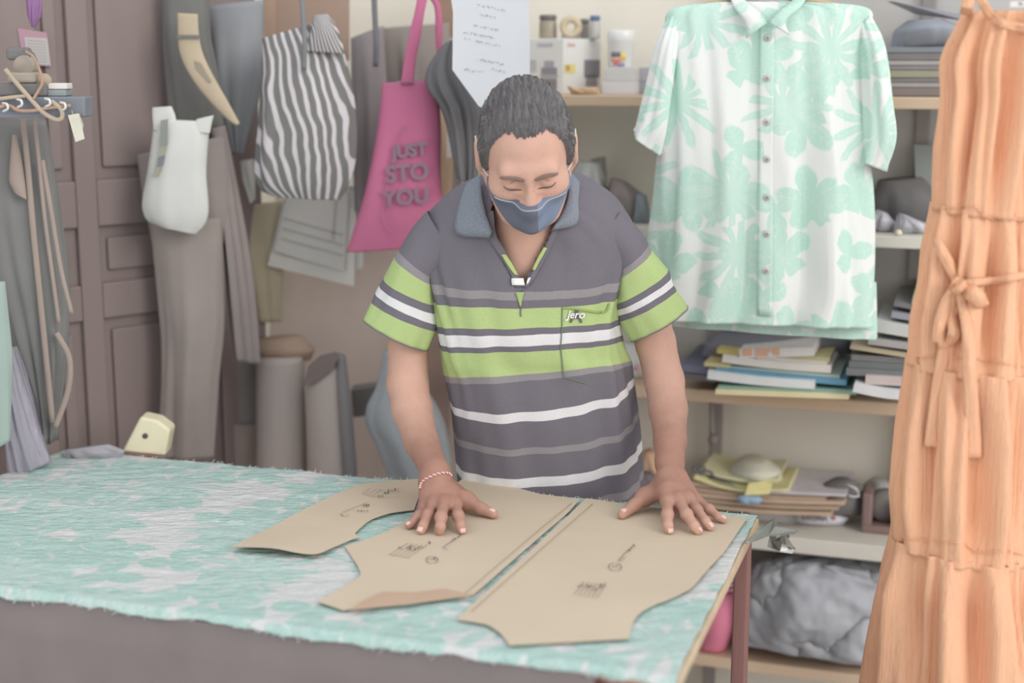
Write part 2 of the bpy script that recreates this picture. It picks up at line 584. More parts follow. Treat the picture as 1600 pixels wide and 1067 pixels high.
fab = thing('floral_fabric', 'mint and white floral cotton cloth spread over the table', 'fabric', W((TX0 + TX1) / 2, (TY0 + TY1) / 2, ZT))
solid(mesh('cloth_sheet', V, F, m_cloth, fab), 0.001)
# frayed threads along the far and near edge
m_thread = cloth('white thread', (228, 234, 232))
parts = []
for k in range(900):
    s = rng.uniform(0, 1); far = k % 4 != 0
    i = int(s * nx); a = V[(ny * (nx + 1) + i) if far else i]
    dirv = W(rng.normal(0, 0.6), (1 if far else -1) * rng.uniform(0.4, 1.2), rng.uniform(-0.5, 0.9)) - W(0, 0, 0)
    l = rng.uniform(0.003, 0.009)
    parts.append(tube_data([a, a + dirv * l * 0.5, a + dirv * l + np.array([0, 0, -0.001])], [0.0005, 0.0005, 0.0002], 3))
o = mesh('frayed_edge', *join_data(parts), m_thread, fab); o['kind'] = 'stuff'

# ------------------------------------------------------------------ paper patterns
ZP = ZT + 0.0065
g = NT('brown kraft pattern paper', 0.8, 0.2)
gr = g.noise(900, 2); sp_ = g.noise(5, 4)
g.bump(g.m('ADD', g.noise(7, 4), g.m('MULTIPLY', gr, 0.06)), 0.3, 0.012)
c0 = g.mix(sp_, lin((198, 184, 164)), lin((212, 198, 178)))
m_kraft = g.color(g.mix(g.m('MULTIPLY', gr, 0.35), c0, lin((188, 172, 152))))
m_kraft_dark = M('underside of kraft paper', (190, 164, 144), 0.8, 0.04, 12)
m_ink = M('dark marker ink', (104, 98, 104), 0.7, 0.05)
m_ink_soft = M('faint pencil line', (165, 150, 132), 0.8, 0.05)


def smooth_outline(pts, curved, n=6):
    """refine the listed runs of an outline with a spline"""
    out = []; i = 0
    while i < len(pts):
        run = next((c for c in curved if c[0] == i), None)
        if run:
            seg = spline(pts[run[0]:run[1] + 1], (run[1] - run[0]) * n + 1)
            out += [tuple(q) for q in seg[:-1]]; i = run[1]
        else:
            out.append(pts[i]); i += 1
    return out


def ink(parent, strokes, z, w=0.00055, mat=None, name='handwriting', label=None):
    parts = []
    for st in strokes:
        q = [PZ(x, y, z) for x, y in st]
        if len(q) > 2: q = spline(q, len(q) * 4)
        parts.append(tube_data(q, w, 4, 0.3))
    o = mesh(name, *join_data(parts), mat or m_ink, parent)
    if label: o['label'] = label
    return o


def scribble(x0, y0, ux, uy, vx, vy, n, seed):
    """a row of hand-drawn letter strokes from (x0, y0) along u with letter height v"""
    r = random.Random(seed); out = []
    for k in range(n):
        bx, by = x0 + ux * k, y0 + uy * k
        st = [(bx + ux * r.uniform(0, .7) + vx * r.uniform(0, 1), by + uy * r.uniform(0, .7) + vy * r.uniform(0, 1)) for _ in range(r.randint(3, 5))]
        out.append(st)
    return out


def pattern(label, pts, curved, lift):
    t = thing('paper_pattern', label, 'paper pattern', PZ(*np.mean(pts, axis=0), ZP), 'brown paper patterns on the cloth')
    q = [PZ(x, y, ZP) for x, y in smooth_outline(pts, curved)]
    slab('paper_sheet', q, (0, 0, 0.0009), m_kraft, t, wave=lift, sub=4, smooth=False)
    return t


def wave0(c): return (0, 0, 0.0015 * (1 + noise.noise(Vector((c.x * 9, c.y * 9, 1)))))


cornerA = PZ(420, 872, ZP)


def waveA(c):
    d = math.hypot(c.x - cornerA[0], c.y - cornerA[1])
    return (0, 0, 0.012 * max(0, 1 - d / 0.16) ** 1.3 + 0.0015 * (1 + noise.noise(Vector((c.x * 9, c.y * 9, 4)))))


A = pattern('small kraft pattern piece with a curved armhole, left of the hands',
            [(652, 750), (561, 757), (471, 799), (362, 861), (425, 869), (488, 873), (520, 860), (548, 846), (561, 841), (554, 835), (566, 824), (582, 813), (612, 803), (647, 798), (657, 770)],
            [(4, 8), (9, 13)], waveA)
B = pattern('middle kraft pattern piece under the palm with a folded lower edge',
            [(730, 745), (785, 757), (842, 773), (906, 783), (890, 800), (741, 930), (640, 944), (535, 955), (496, 942), (532, 922), (561, 903), (560, 888), (550, 872), (539, 856), (590, 838), (640, 812), (690, 775)],
            [(8, 13), (13, 16)], wave0)
C = pattern('right kraft pattern piece with a notched armhole beside the clip',
            [(916, 781), (970, 789), (1168, 811), (1130, 866), (1102, 896), (1080, 921), (1050, 937), (1021, 948), (1000, 960), (989, 975), (983, 999), (890, 1006), (796, 1010), (782, 992), (763, 979), (742, 974), (714, 970)],
            [(3, 10), (12, 16)], wave0)
zi = ZP + 0.0048
# folded-up lip of the middle piece
f0 = [(548, 953), (570, 938), (599, 925), (650, 926), (696, 920), (716, 925), (741, 930), (640, 944)]
slab('folded_lip', [PZ(x, y, ZP + 0.0052) for x, y in f0], (0, 0, 0.001), m_kraft_dark, B, label='darker turned-up strip of paper')
# stamped boxes and handwriting
ink(A, [[(566, 770), (578, 763)], [(572, 773), (588, 764)], [(579, 775), (596, 765)], [(566, 770), (592, 776), (622, 776)], [(592, 765), (626, 768)]], zi, 0.0005, m_ink_soft, 'stamped_box')
ink(A, scribble(596, 773, 4.2, -0.6, 1.2, -5, 3, 3) + scribble(606, 768, 4.5, -0.6, 1.2, -4, 4, 4) + scribble(590, 776, 3, -0.3, 1, -2.5, 3, 5), zi)
ink(A, [[(532, 802), (537, 806), (545, 804)], [(535, 800), (573, 785)]] + scribble(566, 791, 4, 0, 1, -4, 3, 6) + scribble(558, 799, 4.5, 0, 1, -3, 4, 7), zi)
ink(B, [[(608 + 7 * k, 866 + 1.2 * k), (638 + 7 * k, 848 + 1.0 * k)] for k in range(5)] + [[(608, 866), (640, 871)]], zi, 0.0005, m_ink_soft, 'stamped_box')
ink(B, scribble(621, 857, 3.5, 0.3, 2, -5, 2, 11) + scribble(634, 859, 4, -1, 2, -6, 3, 12) + scribble(640, 864, 5.5, -2.6, 2, -5, 6, 13), zi)
ink(B, [[(692, 855), (706, 845), (721, 835)], [(692, 855), (699, 858)]] + scribble(704, 847, 4.3, -2.7, 2.2, -4.5, 4, 14), zi)
circ = [(675 + 9 * math.cos(a), 874 + 5.5 * math.sin(a)) for a in np.linspace(0.4, 6.9, 14)]
ink(B, [circ] + scribble(669, 876, 4, -1, 1, -3, 3, 15), zi, 0.0006, None, 'circled_note')
ink(B, [[(893, 786), (830, 838), (726, 927)]], zi, 0.0006, m_ink_soft, 'seam_line')
ink(C, [[(926, 787), (862, 843), (736, 955)]], zi, 0.0006, m_ink_soft, 'seam_line')
ink(C, [[(966, 876), (978, 862), (990, 852)], [(967, 876), (975, 874)], [(971, 872), (978, 871)]] + scribble(977, 866, 3.6, -3.8, 2.8, -3.2, 4, 21), zi)
circ = [(961 + 10 * math.cos(a), 885 + 6 * math.sin(a)) for a in np.linspace(0.2, 6.7, 14)]
ink(C, [circ] + scribble(956, 886, 4, -0.6, 1, -3, 3, 22), zi, 0.0006, None, 'circled_note')
ink(C, [[(897 + 7 * k, 929 + 1.0 * k), (912 + 7 * k, 908 + 0.8 * k)] for k in range(6)], zi, 0.0005, m_ink_soft, 'stamped_box')
ink(C, scribble(902, 917, 4, 0, 2, -4, 2, 23) + scribble(916, 918, 3.5, 0, 2, -5, 3, 24) + scribble(924, 925, 4, -2, 2, -4, 5, 25) + scribble(936, 914, 4, -0.5, 1, -3, 3, 26), zi)

# ------------------------------------------------------------------ bulldog clip on the corner
m_steel = M('worn steel', (178, 178, 176), 0.3, 0.15, 30, 0.1, 200, 0.5, 0.85)
m_steel_dark = M('dark steel jaw', (150, 151, 146), 0.4, 0.12, 30, 0.1, 200, 0.5, 0.6)
clip = thing('bulldog_clip', 'silver bulldog clip gripping the corner of the table', 'clip', PZ(1200, 838, ZT))
zc = ZT + 0.012
slab('upper_jaw', [PZ(1166, 847, zc), PZ(1209, 811, zc + 0.012), PZ(1216, 812, zc + 0.014), PZ(1211, 824, zc + 0.014), PZ(1243, 826, zc + 0.016), PZ(1247, 830, zc + 0.016), PZ(1240, 835, zc + 0.014), PZ(1200, 838, zc + 0.004), PZ(1176, 847, zc)],
     (0, 0, 0.0015), m_steel_dark, clip)
tube('jaw_lip', [PZ(1166, 848, zc - 0.001), PZ(1209, 811, zc + 0.012)], 0.0022, m_steel, clip)
slab('lower_jaw', [PZ(1199, 853, ZT - 0.02), PZ(1202, 838, ZT - 0.016), PZ(1226, 833, ZT + 0.002), PZ(1228, 850, ZT - 0.004), PZ(1243, 858, ZT - 0.024), PZ(1238, 864, ZT - 0.03), PZ(1219, 861, ZT - 0.026)],
     (0, 0, -0.0015), m_steel, clip)
tube('spring_barrel', [PZ(1204, 838, ZT - 0.006), PZ(1232, 834, ZT - 0.002)], 0.007, m_steel, clip, 14)
tube('handle_wire', [PZ(1219, 842, ZT - 0.012), PZ(1236, 858, ZT - 0.022), PZ(1242, 856, ZT - 0.02)], 0.0016, m_steel, clip)
# ------------------------------------------------------------------ the man: skin as one distance field
class Field:
    def __init__(s, lo, hi, h):
        s.h = h; s.lo = np.array(lo, float)
        s.n = np.ceil((np.array(hi) - s.lo) / h).astype(int) + 1
        s.a = np.full(s.n, 0.5, np.float32)

    def block(s, lo, hi):
        i0 = np.clip(np.floor((np.array(lo) - s.lo) / s.h).astype(int), 0, s.n - 1)
        i1 = np.clip(np.ceil((np.array(hi) - s.lo) / s.h).astype(int) + 1, 1, s.n)
        sl = tuple(slice(a, b) for a, b in zip(i0, i1))
        g = [s.lo[k] + s.h * np.arange(i0[k], i1[k]) for k in range(3)]
        X = np.stack(np.meshgrid(*g, indexing='ij'), -1).astype(np.float32)
        return sl, X

    def union(s, fn, lo, hi, k=0.01):
        sl, X = s.block(np.array(lo) - 2 * k - .006, np.array(hi) + 2 * k + .006)
        if X.size == 0: return
        d = fn(X); a = s.a[sl]
        t = np.clip(0.5 + 0.5 * (a - d) / k, 0, 1)
        s.a[sl] = a * (1 - t) + d * t - k * t * (1 - t)

    def cut(s, fn, lo, hi, k=0.01):
        sl, X = s.block(np.array(lo) - 2 * k - .006, np.array(hi) + 2 * k + .006)
        d = -fn(X); a = s.a[sl]
        t = np.clip(0.5 - 0.5 * (a - d) / k, 0, 1)
        s.a[sl] = a * (1 - t) + d * t + k * t * (1 - t)

    def cap(s, a, b, ra, rb, k=0.01, cut=False):
        a = np.asarray(a, np.float32); b = np.asarray(b, np.float32)

        def fn(X):
            ab = b - a; t = np.clip(((X - a) @ ab) / (ab @ ab + 1e-9), 0, 1)
            return np.linalg.norm(X - a - t[..., None] * ab, axis=-1) - (ra + (rb - ra) * t)
        m = max(ra, rb)
        (s.cut if cut else s.union)(fn, np.minimum(a, b) - m, np.maximum(a, b) + m, k)

    def ell(s, c, R, r, k=0.01, cut=False):
        """ellipsoid: R holds its axes as columns"""
        c = np.asarray(c, np.float32); R = np.asarray(R, np.float32); r = np.asarray(r, np.float32)

        def fn(X):
            q = (X - c) @ R
            k0 = np.linalg.norm(q / r, axis=-1); k1 = np.linalg.norm(q / (r * r), axis=-1) + 1e-6
            return k0 * (k0 - 1) / k1
        m = float(max(r))
        (s.cut if cut else s.union)(fn, c - m, c + m, k)

    def nets(s):
        a = s.a; ins = a < 0
        c = [ins[i:a.shape[0] - 1 + i, j:a.shape[1] - 1 + j, k:a.shape[2] - 1 + k] for i in (0, 1) for j in (0, 1) for k in (0, 1)]
        anyi = c[0].copy(); alli = c[0].copy()
        for q in c[1:]:
            anyi |= q; alli &= q
        act = np.argwhere(anyi & ~alli)
        val = np.stack([a[act[:, 0] + i, act[:, 1] + j, act[:, 2] + k] for i in (0, 1) for j in (0, 1) for k in (0, 1)], 1)
        cor = np.array([(i, j, k) for i in (0, 1) for j in (0, 1) for k in (0, 1)], float)
        S = np.zeros((len(act), 3)); N = np.zeros(len(act))
        for p in range(8):
            for q in range(p + 1, 8):
                if np.abs(cor[p] - cor[q]).sum() == 1:
                    m = (val[:, p] < 0) != (val[:, q] < 0)
                    t = val[m, p] / (val[m, p] - val[m, q])
                    S[m] += cor[p] + t[:, None] * (cor[q] - cor[p]); N[m] += 1
        V = s.lo + s.h * (act + S / N[:, None])
        idx = np.full(anyi.shape, -1, np.int32); idx[tuple(act.T)] = np.arange(len(act))
        F = []
        for ax in range(3):
            o = [b for b in range(3) if b != ax]
            A = np.moveaxis(ins, ax, 0); I = np.moveaxis(idx, ax, 0)
            ch = A[:-1, 1:-1, 1:-1] != A[1:, 1:-1, 1:-1]
            e = np.argwhere(ch); i, j, k = e[:, 0], e[:, 1] + 1, e[:, 2] + 1
            q = np.stack([I[i, j - 1, k - 1], I[i, j, k - 1], I[i, j, k], I[i, j - 1, k]], 1)
            flip = A[i, j, k]
            if ax == 1: flip = ~flip
            q[~flip] = q[~flip][:, ::-1]
            F.append(q)
        F = np.concatenate(F); F = F[(F >= 0).all(1)]
        return V, F


# ---- head frame: x to the right of the picture, y to the crown, z out of the face
HP, HY, HR = math.radians(38), math.radians(4), math.radians(5)
HO = P(823, 239, 2.37)
Hm = Matrix.Rotation(HY, 3, 'Z') @ Matrix.Rotation(HP, 3, 'X') @ Matrix.Rotation(-HR, 3, 'Y')
HB = np.array([Hm @ Vector((1, 0, 0)), Hm @ Vector((0, 0, 1)), Hm @ Vector((0, -1, 0))]).T   # columns: x, y, z axes


HS = 0.925


def hd(x, y, z): return HO + HB @ np.array([x, y, z]) * HS


def sc_(v): return tuple(q * HS for q in v) if hasattr(v, '__len__') else v * HS


class HeadPen:
    """draws into a field in head units"""
    def __init__(s, f): s.f = f
    def ell(s, c, R, r, k=.01, cut=False): s.f.ell(c, R, np.asarray(r) * HS, k, cut)
    def cap(s, a, b, ra, rb, k=.01, cut=False): s.f.cap(a, b, ra * HS, rb * HS, k, cut)


def head_field(fl, grow=0.0, features=True):
    fl = HeadPen(fl)
    fl.ell(hd(0, .028, -.014), HB, np.array([.0755, .094, .096]) + grow, .02)
    fl.ell(hd(0, -.045, .030), HB, np.array([.064, .078, .058]) + grow, .03)
    fl.ell(hd(0, -.092, .055), HB, np.array([.034, .027, .032]) + grow, .03)
    for s in (-1, 1):
        fl.cap(hd(s * .058, -.055, -.005), hd(s * .03, -.098, .045), .02 + grow, .02 + grow, .03)
        fl.ell(hd(s * .046, -.026, .052), HB, np.array([.024, .02, .026]) + grow, .02)
    if features:
        fl.cap(hd(-.036, .024, .072), hd(.036, .024, .072), .016 + grow, .016 + grow, .014)
        fl.cap(hd(0, .012, .083), hd(0, -.034, .100), .0075 + grow, .0125 + grow, .012)
        for s in (-1, 1):
            fl.ell(hd(s * .013, -.037, .093), HB, np.array([.010, .009, .012]) + grow, .006)
            fl.ell(hd(s * .032, -.002, .094), HB, np.array([.021, .011, .016]), .012, cut=True)
            fl.ell(hd(s * .0315, -.001, .0725), HB, np.array([.0165, .0125, .0135]), .004)
            fl.cap(hd(s * .018, -.016, .080), hd(s * .044, -.012, .072), .005, .004, .008)
            # ear
            fl.ell(hd(s * .085, -.006, -.010), HB, np.array([.011, .036, .021]), .008)
            fl.ell(hd(s * .095, -.004, -.008), HB, np.array([.009, .022, .011]), .005, cut=True)
            fl.cap(hd(s * .084, .022, -.016), hd(s * .088, -.004, -.030), .0045, .0045, .005)
            fl.ell(hd(s * .080, -.038, -.004), HB, np.array([.006, .010, .009]), .006)


fl = Field((-.32, 2.12, ZT + .004), (.40, 2.76, 1.54), .0025)
head_field(fl)
# neck, chest and shoulders
fl.cap(hd(0, -.06, -.03), P(824, 372, 2.50), .054, .062, .03)
fl.ell(P(826, 455, 2.545), np.eye(3), (.140, .088, .17), .05)
fl.cap(P(715, 385, 2.53), P(935, 380, 2.53), .04, .04, .03)
fl.cap(P(800, 420, 2.47), P(760, 395, 2.485), .012, .01, .02)
fl.cap(P(850, 418, 2.47), P(890, 392, 2.485), .012, .01, .02)
fl.ell(P(845, 640, 2.58), np.eye(3), (.145, .095, .22), .06)


def zt(x, y, up): return PZ(x, y, ZP + .003 + up)


def arm(path, radii, k=.008):
    for i in range(len(path) - 1):
        fl.cap(path[i], path[i + 1], radii[i], radii[i + 1], k)


def hand(wrist, wr, knuckles, fingers, thumb):
    wp, ww = wrist
    mc = [zt(x, y, h) for x, y, h in knuckles]
    wl, wrp = wp

    def a_w(i): return wl + (wrp - wl) * (i + 1) / 4
    for i, m in enumerate(mc):
        a = wl + (wrp - wl) * (i + .5) / 4
        fl.cap(a, m, wr * .8, .0098, .012)
    for i in range(3):
        fl.cap(mc[i] * .9 + .1 * a_w(i), mc[i + 1] * .9 + .1 * a_w(i), .0080, .0080, .006)
        a = wl + (wrp - wl) * (i + 1) / 4
        mid = (a + (mc[i] + mc[i + 1]) / 2) / 2
        fl.cap(mid - np.array([0, 0, .006]), (mc[i] + mc[i + 1]) / 2 - np.array([0, 0, .012]), .012, .010, .012)
    nails = []
    for m, (pip, dip, tip, r) in zip(mc, fingers):
        a, b, c = zt(*pip), zt(*dip), zt(*tip)
        fl.cap(m, a, r * 1.12, r * 1.0, .004)
        fl.cap(m, m + (a - m) * .05, r * 1.28, r * 1.28, .008)
        fl.cap(a, a + (b - a) * .02, r * 1.06, r * 1.06, .008)
        fl.cap(a, b, r * 1.0, r * .92, .004)
        fl.cap(b, c, r * .92, r * .82, .004)
        nails.append((b, c, r))
    b0, b1, b2, b3, r = thumb
    q = [zt(*t) for t in (b0, b1, b2, b3)]
    fl.cap(q[0], q[1], r * 1.7, r * 1.35, .014); fl.cap(q[1], q[2], r * 1.2, r * 1.08, .008); fl.cap(q[2], q[3], r * 1.08, r * .85, .005)
    fl.cap(q[1], mc[3] * .55 + np.asarray(wrp) * .45, r * 1.0, r * 1.1, .02)
    nails.append((q[2], q[3], r))
    return nails


# image-left arm and hand
W1 = zt(679, 752, .056)
armL = [P(680, 400, 2.53), P(650, 470, 2.54), P(638, 540, 2.55), P(637, 600, 2.545), P(644, 640, 2.51), P(658, 690, 2.44), W1 + np.array([0, .018, .012]), W1]
arm(armL, [.036, .036, .036, .0375, .036, .030, .0245, .0235])
nailsL = hand(((zt(664, 757, .050), zt(696, 749, .052)), 0), .019,
              [(664, 791, .024), (677, 787, .031), (694, 786, .034), (711, 787, .030)],
              [((655, 806, .017), (645, 816, .010), (639, 821, .006), .0078), ((668, 805, .022), (661, 821, .013), (658, 829, .006), .0086),
               ((689, 808, .024), (688, 823, .014), (687, 830, .006), .0090), ((716, 806, .021), (720, 821, .013), (721, 828, .006), .0087)],
              ((706, 765, .030), (729, 782, .022), (750, 794, .013), (771, 803, .007), .0098))
# image-right arm and hand
W2 = zt(1048, 740, .056)
armR = [P(970, 400, 2.53), P(1008, 470, 2.54), P(1024, 535, 2.55), P(1038, 595, 2.54), P(1044, 640, 2.50), P(1047, 690, 2.43), W2 + np.array([0, .02, .014]), W2]
arm(armR, [.036, .036, .036, .0355, .034, .0285, .0245, .0235])
nailsR = hand(((zt(1066, 748, .050), zt(1034, 748, .052)), 0), .019,
              [(1087, 781, .024), (1076, 779, .031), (1060, 781, .034), (1043, 783, .031)],
              [((1108, 796, .016), (1122, 807, .010), (1130, 812, .006), .0078), ((1089, 797, .021), (1103, 815, .013), (1109, 823, .006), .0086),
               ((1073, 804, .023), (1085, 822, .013), (1090, 829, .006), .0090), ((1043, 804, .022), (1044, 821, .013), (1045, 828, .006), .0089)],
              ((1028, 764, .030), (1008, 776, .024), (990, 790, .014), (972, 804, .007), .0098))

V, F = fl.nets()
for _ in range(1):                              # light relaxation of the surface
    acc = np.zeros_like(V); cnt = np.zeros(len(V))
    for a, b in ((0, 1), (1, 2), (2, 3), (3, 0)):
        np.add.at(acc, F[:, a], V[F[:, b]]); np.add.at(acc, F[:, b], V[F[:, a]])
        np.add.at(cnt, F[:, a], 1); np.add.at(cnt, F[:, b], 1)
    V = V * .55 + .45 * acc / np.maximum(cnt, 1)[:, None]
# darker hands, part tan, part painted shading: distance up from the wrists
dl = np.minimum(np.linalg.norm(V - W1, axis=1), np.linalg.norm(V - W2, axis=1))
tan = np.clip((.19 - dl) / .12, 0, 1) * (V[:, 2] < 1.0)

g = NT('skin', 0.55, 0.3)
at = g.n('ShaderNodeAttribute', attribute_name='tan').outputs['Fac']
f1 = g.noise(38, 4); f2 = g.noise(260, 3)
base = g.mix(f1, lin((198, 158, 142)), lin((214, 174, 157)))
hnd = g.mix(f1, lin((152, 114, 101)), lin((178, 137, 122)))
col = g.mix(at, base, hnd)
g.bump(g.m('ADD', f2, g.m('MULTIPLY', g.noise(90, 3), .8)), .28, .0012)
g.b.inputs['Subsurface Weight'].default_value = .08
g.b.inputs['Subsurface Radius'].default_value = (.012, .005, .003)
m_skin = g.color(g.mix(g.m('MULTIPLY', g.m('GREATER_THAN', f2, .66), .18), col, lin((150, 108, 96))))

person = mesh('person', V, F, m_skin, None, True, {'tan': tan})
tag(person, 'man in a striped polo and navy face mask pressing paper patterns flat', 'person')
skin_bvh = BVHTree.FromPolygons([tuple(q) for q in V], [tuple(int(i) for i in q) for q in F])


def cast(bvh, x, y, off=0.0, d0=0.0):
    r = Vector(ray_dir(x, y)).normalized()
    h, n, i, d = bvh.ray_cast(Vector((0, 0, EYE)), r)
    if h is None: return None
    return np.array(h) + np.array(n) * (off if n.dot(r) < 0 else -off)


# nails
m_nail = M('fingernail', (226, 190, 178), 0.3, 0.03, 30, spec=0.5)
for b, c, r in nailsL + nailsR:
    ax = (c - b) / np.linalg.norm(c - b); side = np.cross(ax, [0, 0, 1]); side /= np.linalg.norm(side); up = np.cross(side, ax)
    ctr = b + (c - b) * .86 + up * r * .74
    vv, ff = [], []
    nu, nv = 8, 8
    for i in range(nu + 1):
        for j in range(nv + 1):
            s, t = i / nu * 2 - 1, j / nv * 2 - 1
            q = (1 - .18 * s * s)
            vv.append(ctr + side * t * r * .62 * q + ax * s * r * .66 + up * r * (.22 * (1 - t * t) - .10 * s * s - .10))
    for i in range(nu):
        for j in range(nv):
            k = i * (nv + 1) + j
            ff.append((k, k + 1, k + nv + 2, k + nv + 1))
    solid(mesh('fingernail', vv, ff, m_nail, person), .0008)

# ---- hair
g = NT('black combed hair', 0.5, 0.35)
hv = g.n('ShaderNodeAttribute', attribute_name='strand').outputs['Fac']
st = g.n('ShaderNodeTexNoise', {'W': g.m('MULTIPLY', hv, 1.0), 'Scale': 60, 'Detail': 3}, noise_dimensions='1D').outputs[0]
st2 = g.n('ShaderNodeTexNoise', {'W': hv, 'Scale': 16, 'Detail': 2}, noise_dimensions='1D').outputs[0]
g.bump(g.m('ADD', st, st2), .5, .003)
m_hair = g.color(g.mix(st, lin((108, 106, 107)), lin((124, 122, 124))))
m_strand = M('hair strand', (116, 114, 116), 0.5, 0.08, 20, spec=0.35)
hl = Field(HO - .17, HO + .17, .0025)
HeadPen(hl).ell(hd(0, .030, -.018), HB, (.0835, .101, .105), .02)
HeadPen(hl).ell(hd(0, -.03, -.045), HB, (.078, .06, .062), .03)
for s in (-1, 1):
    HeadPen(hl).cap(hd(s * .072, .03, .012), hd(s * .0755, -.026, .016), .012, .006, .015)
X = hl.block(hl.lo, hl.lo + hl.h * hl.n)[1]
Q = (X - HO.astype(np.float32)) @ HB.astype(np.float32) / HS
th = np.degrees(np.arctan2(np.abs(Q[..., 0]), Q[..., 2] + .005))
hy = np.interp(th, [0, 14, 26, 36, 46, 56, 64, 76, 84, 100, 130, 180], [.082, .083, .086, .083, .072, .050, .014, -.034, -.020, -.04, -.07, -.085])
hy = hy + .004 * np.sin(th * 1.3)
hl.a = hl.a + (.0085 * np.clip(1 - (Q[..., 1] - hy) / .026, 0, 1) ** 1.5).astype(np.float32) * (th < 88)
cutd = (hy - .004 - Q[..., 1]) * .8
k = .004
t = np.clip(.5 - .5 * (hl.a - cutd) / k, 0, 1)
hl.a = hl.a * (1 - t) + cutd * t + k * t * (1 - t)
HVv, HF = hl.nets()
Lq = (HVv - HO) @ HB / HS
strand = np.arctan2(Lq[:, 0], Lq[:, 2] * .35 + .16) * 6 + .04 * Lq[:, 1]
rip = .0004 * np.sin(strand * 38 + 2 * np.sin(Lq[:, 1] * 60)) + .0008 * np.sin(strand * 13 + 1 + Lq[:, 2] * 30)
nrm = Lq - np.array([0, .02, -.015]); nrm /= np.linalg.norm(nrm, axis=1)[:, None]
HVv = HVv + (HB @ (nrm * rip[:, None]).T).T
hair = mesh('hair', HVv, HF, m_hair, person, True, {'strand': strand})
hair['label'] = 'short black hair combed back'
hbvh = BVHTree.FromPolygons([tuple(q) for q in HVv], [tuple(int(i) for i in q) for q in HF])
parts = []
hc = Vector(hd(0, .02, -.015)); hup = HB @ np.array([0, 1.0, 0]); hfw = HB @ np.array([0, 0, 1.0])
for kx in range(2600):
    fringe = kx < 900
    if fringe:                                  # along the hairline, growing up and back
        t0 = rng.uniform(-66, 66); y0 = np.interp(abs(t0), [0, 14, 26, 36, 46, 56, 66], [.082, .083, .086, .083, .072, .050, .012]) + rng.uniform(-.004, .016)
        r_ = math.radians(t0); p0 = HO + HB @ np.array([.085 * math.sin(r_), y0, .095 * math.cos(r_)]) * HS
    else:
        a0 = rng.uniform(0, 6.283); e0 = math.asin(rng.uniform(.15, 1))
        p0 = HO + HB @ np.array([.12 * math.cos(a0) * math.cos(e0), .03 + .12 * math.sin(e0), -.015 + .12 * math.sin(a0) * math.cos(e0)]) * HS
    p, nv, _, _ = hbvh.find_nearest(Vector(p0))
    lq = (np.array(p) - HO) @ HB / HS
    side = np.clip(lq[0] / .08, -1, 1)
    flow = -hfw * 1.0 + hup * (.9 if lq[2] > .03 else .1) + HB[:, 0] * (.45 * side + rng.normal(0, .16))
    if abs(side) > .8: flow = -hfw * .5 - hup * .8 + HB[:, 0] * rng.normal(0, .1)
    pts = []; st_l = rng.uniform(.0035, .006); hh = rng.uniform(.0001, .0014)
    for j in range(7):
        q, nv, _, _ = hbvh.find_nearest(p)
        nv = (q - hc).normalized()
        pts.append(np.array(q + nv * hh * math.sin(math.pi * (j + .4) / 6.8)))
        d_ = Vector(flow); d_ = (d_ - nv * d_.dot(nv)).normalized()
        p = q + d_ * st_l
    parts.append(tube_data(pts, np.array([.0002, .0005, .0006, .0006, .0006, .0004, .0001]) * rng.uniform(.7, 1.3), 3))
o = mesh('loose_hairs', *join_data(parts), m_strand, hair); o['kind'] = 'stuff'

# ---- brows and lash lines
m_brow = M('eyebrow hair', (128, 112, 106), 0.7, 0.1, 60)
m_lash = M('dark lash line', (92, 78, 76), 0.7, 0.05)


def onskin(x, y, z, off=.0008):
    p = Vector(hd(x, y, z)); h = skin_bvh.find_nearest(p)
    return np.array(h[0] + h[1] * off) if True else None


for s in (-1, 1):
    q = [(.012, .018), (.024, .0225), (.036, .025), (.047, .022), (.055, .0165)]
    path = [onskin(s * x, y, .10 - x * x * 6, .0012) for x, y in q]
    tube('eyebrow', spline(path, 16), np.interp(np.linspace(0, 1, 16), [0, .25, .7, 1], [.0032, .0050, .0044, .0014]), m_brow, person, 8, .6)
    q = [(.0165, -.0055), (.024, -.0085), (.032, -.0092), (.040, -.0075), (.0475, -.003)]
    path = [onskin(s * x, y, .092 - x * x * 5, .0005) for x, y in q]
    tube('eyelash_line', spline(path, 16), np.interp(np.linspace(0, 1, 16), [0, .4, 1], [.0009, .0021, .0011]), m_lash, person, 6, .7)
    q = [(.018, .0055), (.026, .0088), (.034, .0088), (.043, .005)]
    path = [onskin(s * x, y, .094 - x * x * 5, .0002) for x, y in q]
    tube('eyelid_crease', spline(path, 14), np.interp(np.linspace(0, 1, 14), [0, .5, 1], [.0003, .0008, .0004]), M('lid crease skin', (176, 132, 118)), person, 6, .7)

# ---- face mask
g = NT('navy mask cotton', 0.85, 0.15)
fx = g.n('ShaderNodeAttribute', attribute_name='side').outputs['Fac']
g.bump(g.noise(700, 2), .3, .0008)
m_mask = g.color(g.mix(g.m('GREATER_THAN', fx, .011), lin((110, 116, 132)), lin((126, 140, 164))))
mk = Field(HO - .17, HO + .17, .002)
head_field(mk, .0026, False)
HeadPen(mk).cap(hd(0, -.012, .086), hd(0, -.036, .0995), .013, .0175, .03)
HeadPen(mk).cap(hd(.0, -.03, .106), hd(.0, -.085, .094), .009, .012, .022)
HeadPen(mk).cap(hd(.0, -.085, .094), hd(.0, -.116, .070), .012, .010, .02)
X = mk.block(mk.lo, mk.lo + mk.h * mk.n)[1]
Q = (X - HO.astype(np.float32)) @ HB.astype(np.float32) / HS
ax_ = np.abs(Q[..., 0])
top = Q[..., 1] - np.interp(ax_, [0, .012, .035, .06, .085], [-.026, -.028, -.034, -.032, -.025])
bot = np.interp(ax_, [0, .03, .055, .08], [-.122, -.108, -.080, -.050]) - Q[..., 1]
bk = (np.interp(ax_, [0, .1], [.02, .02]) - Q[..., 2])
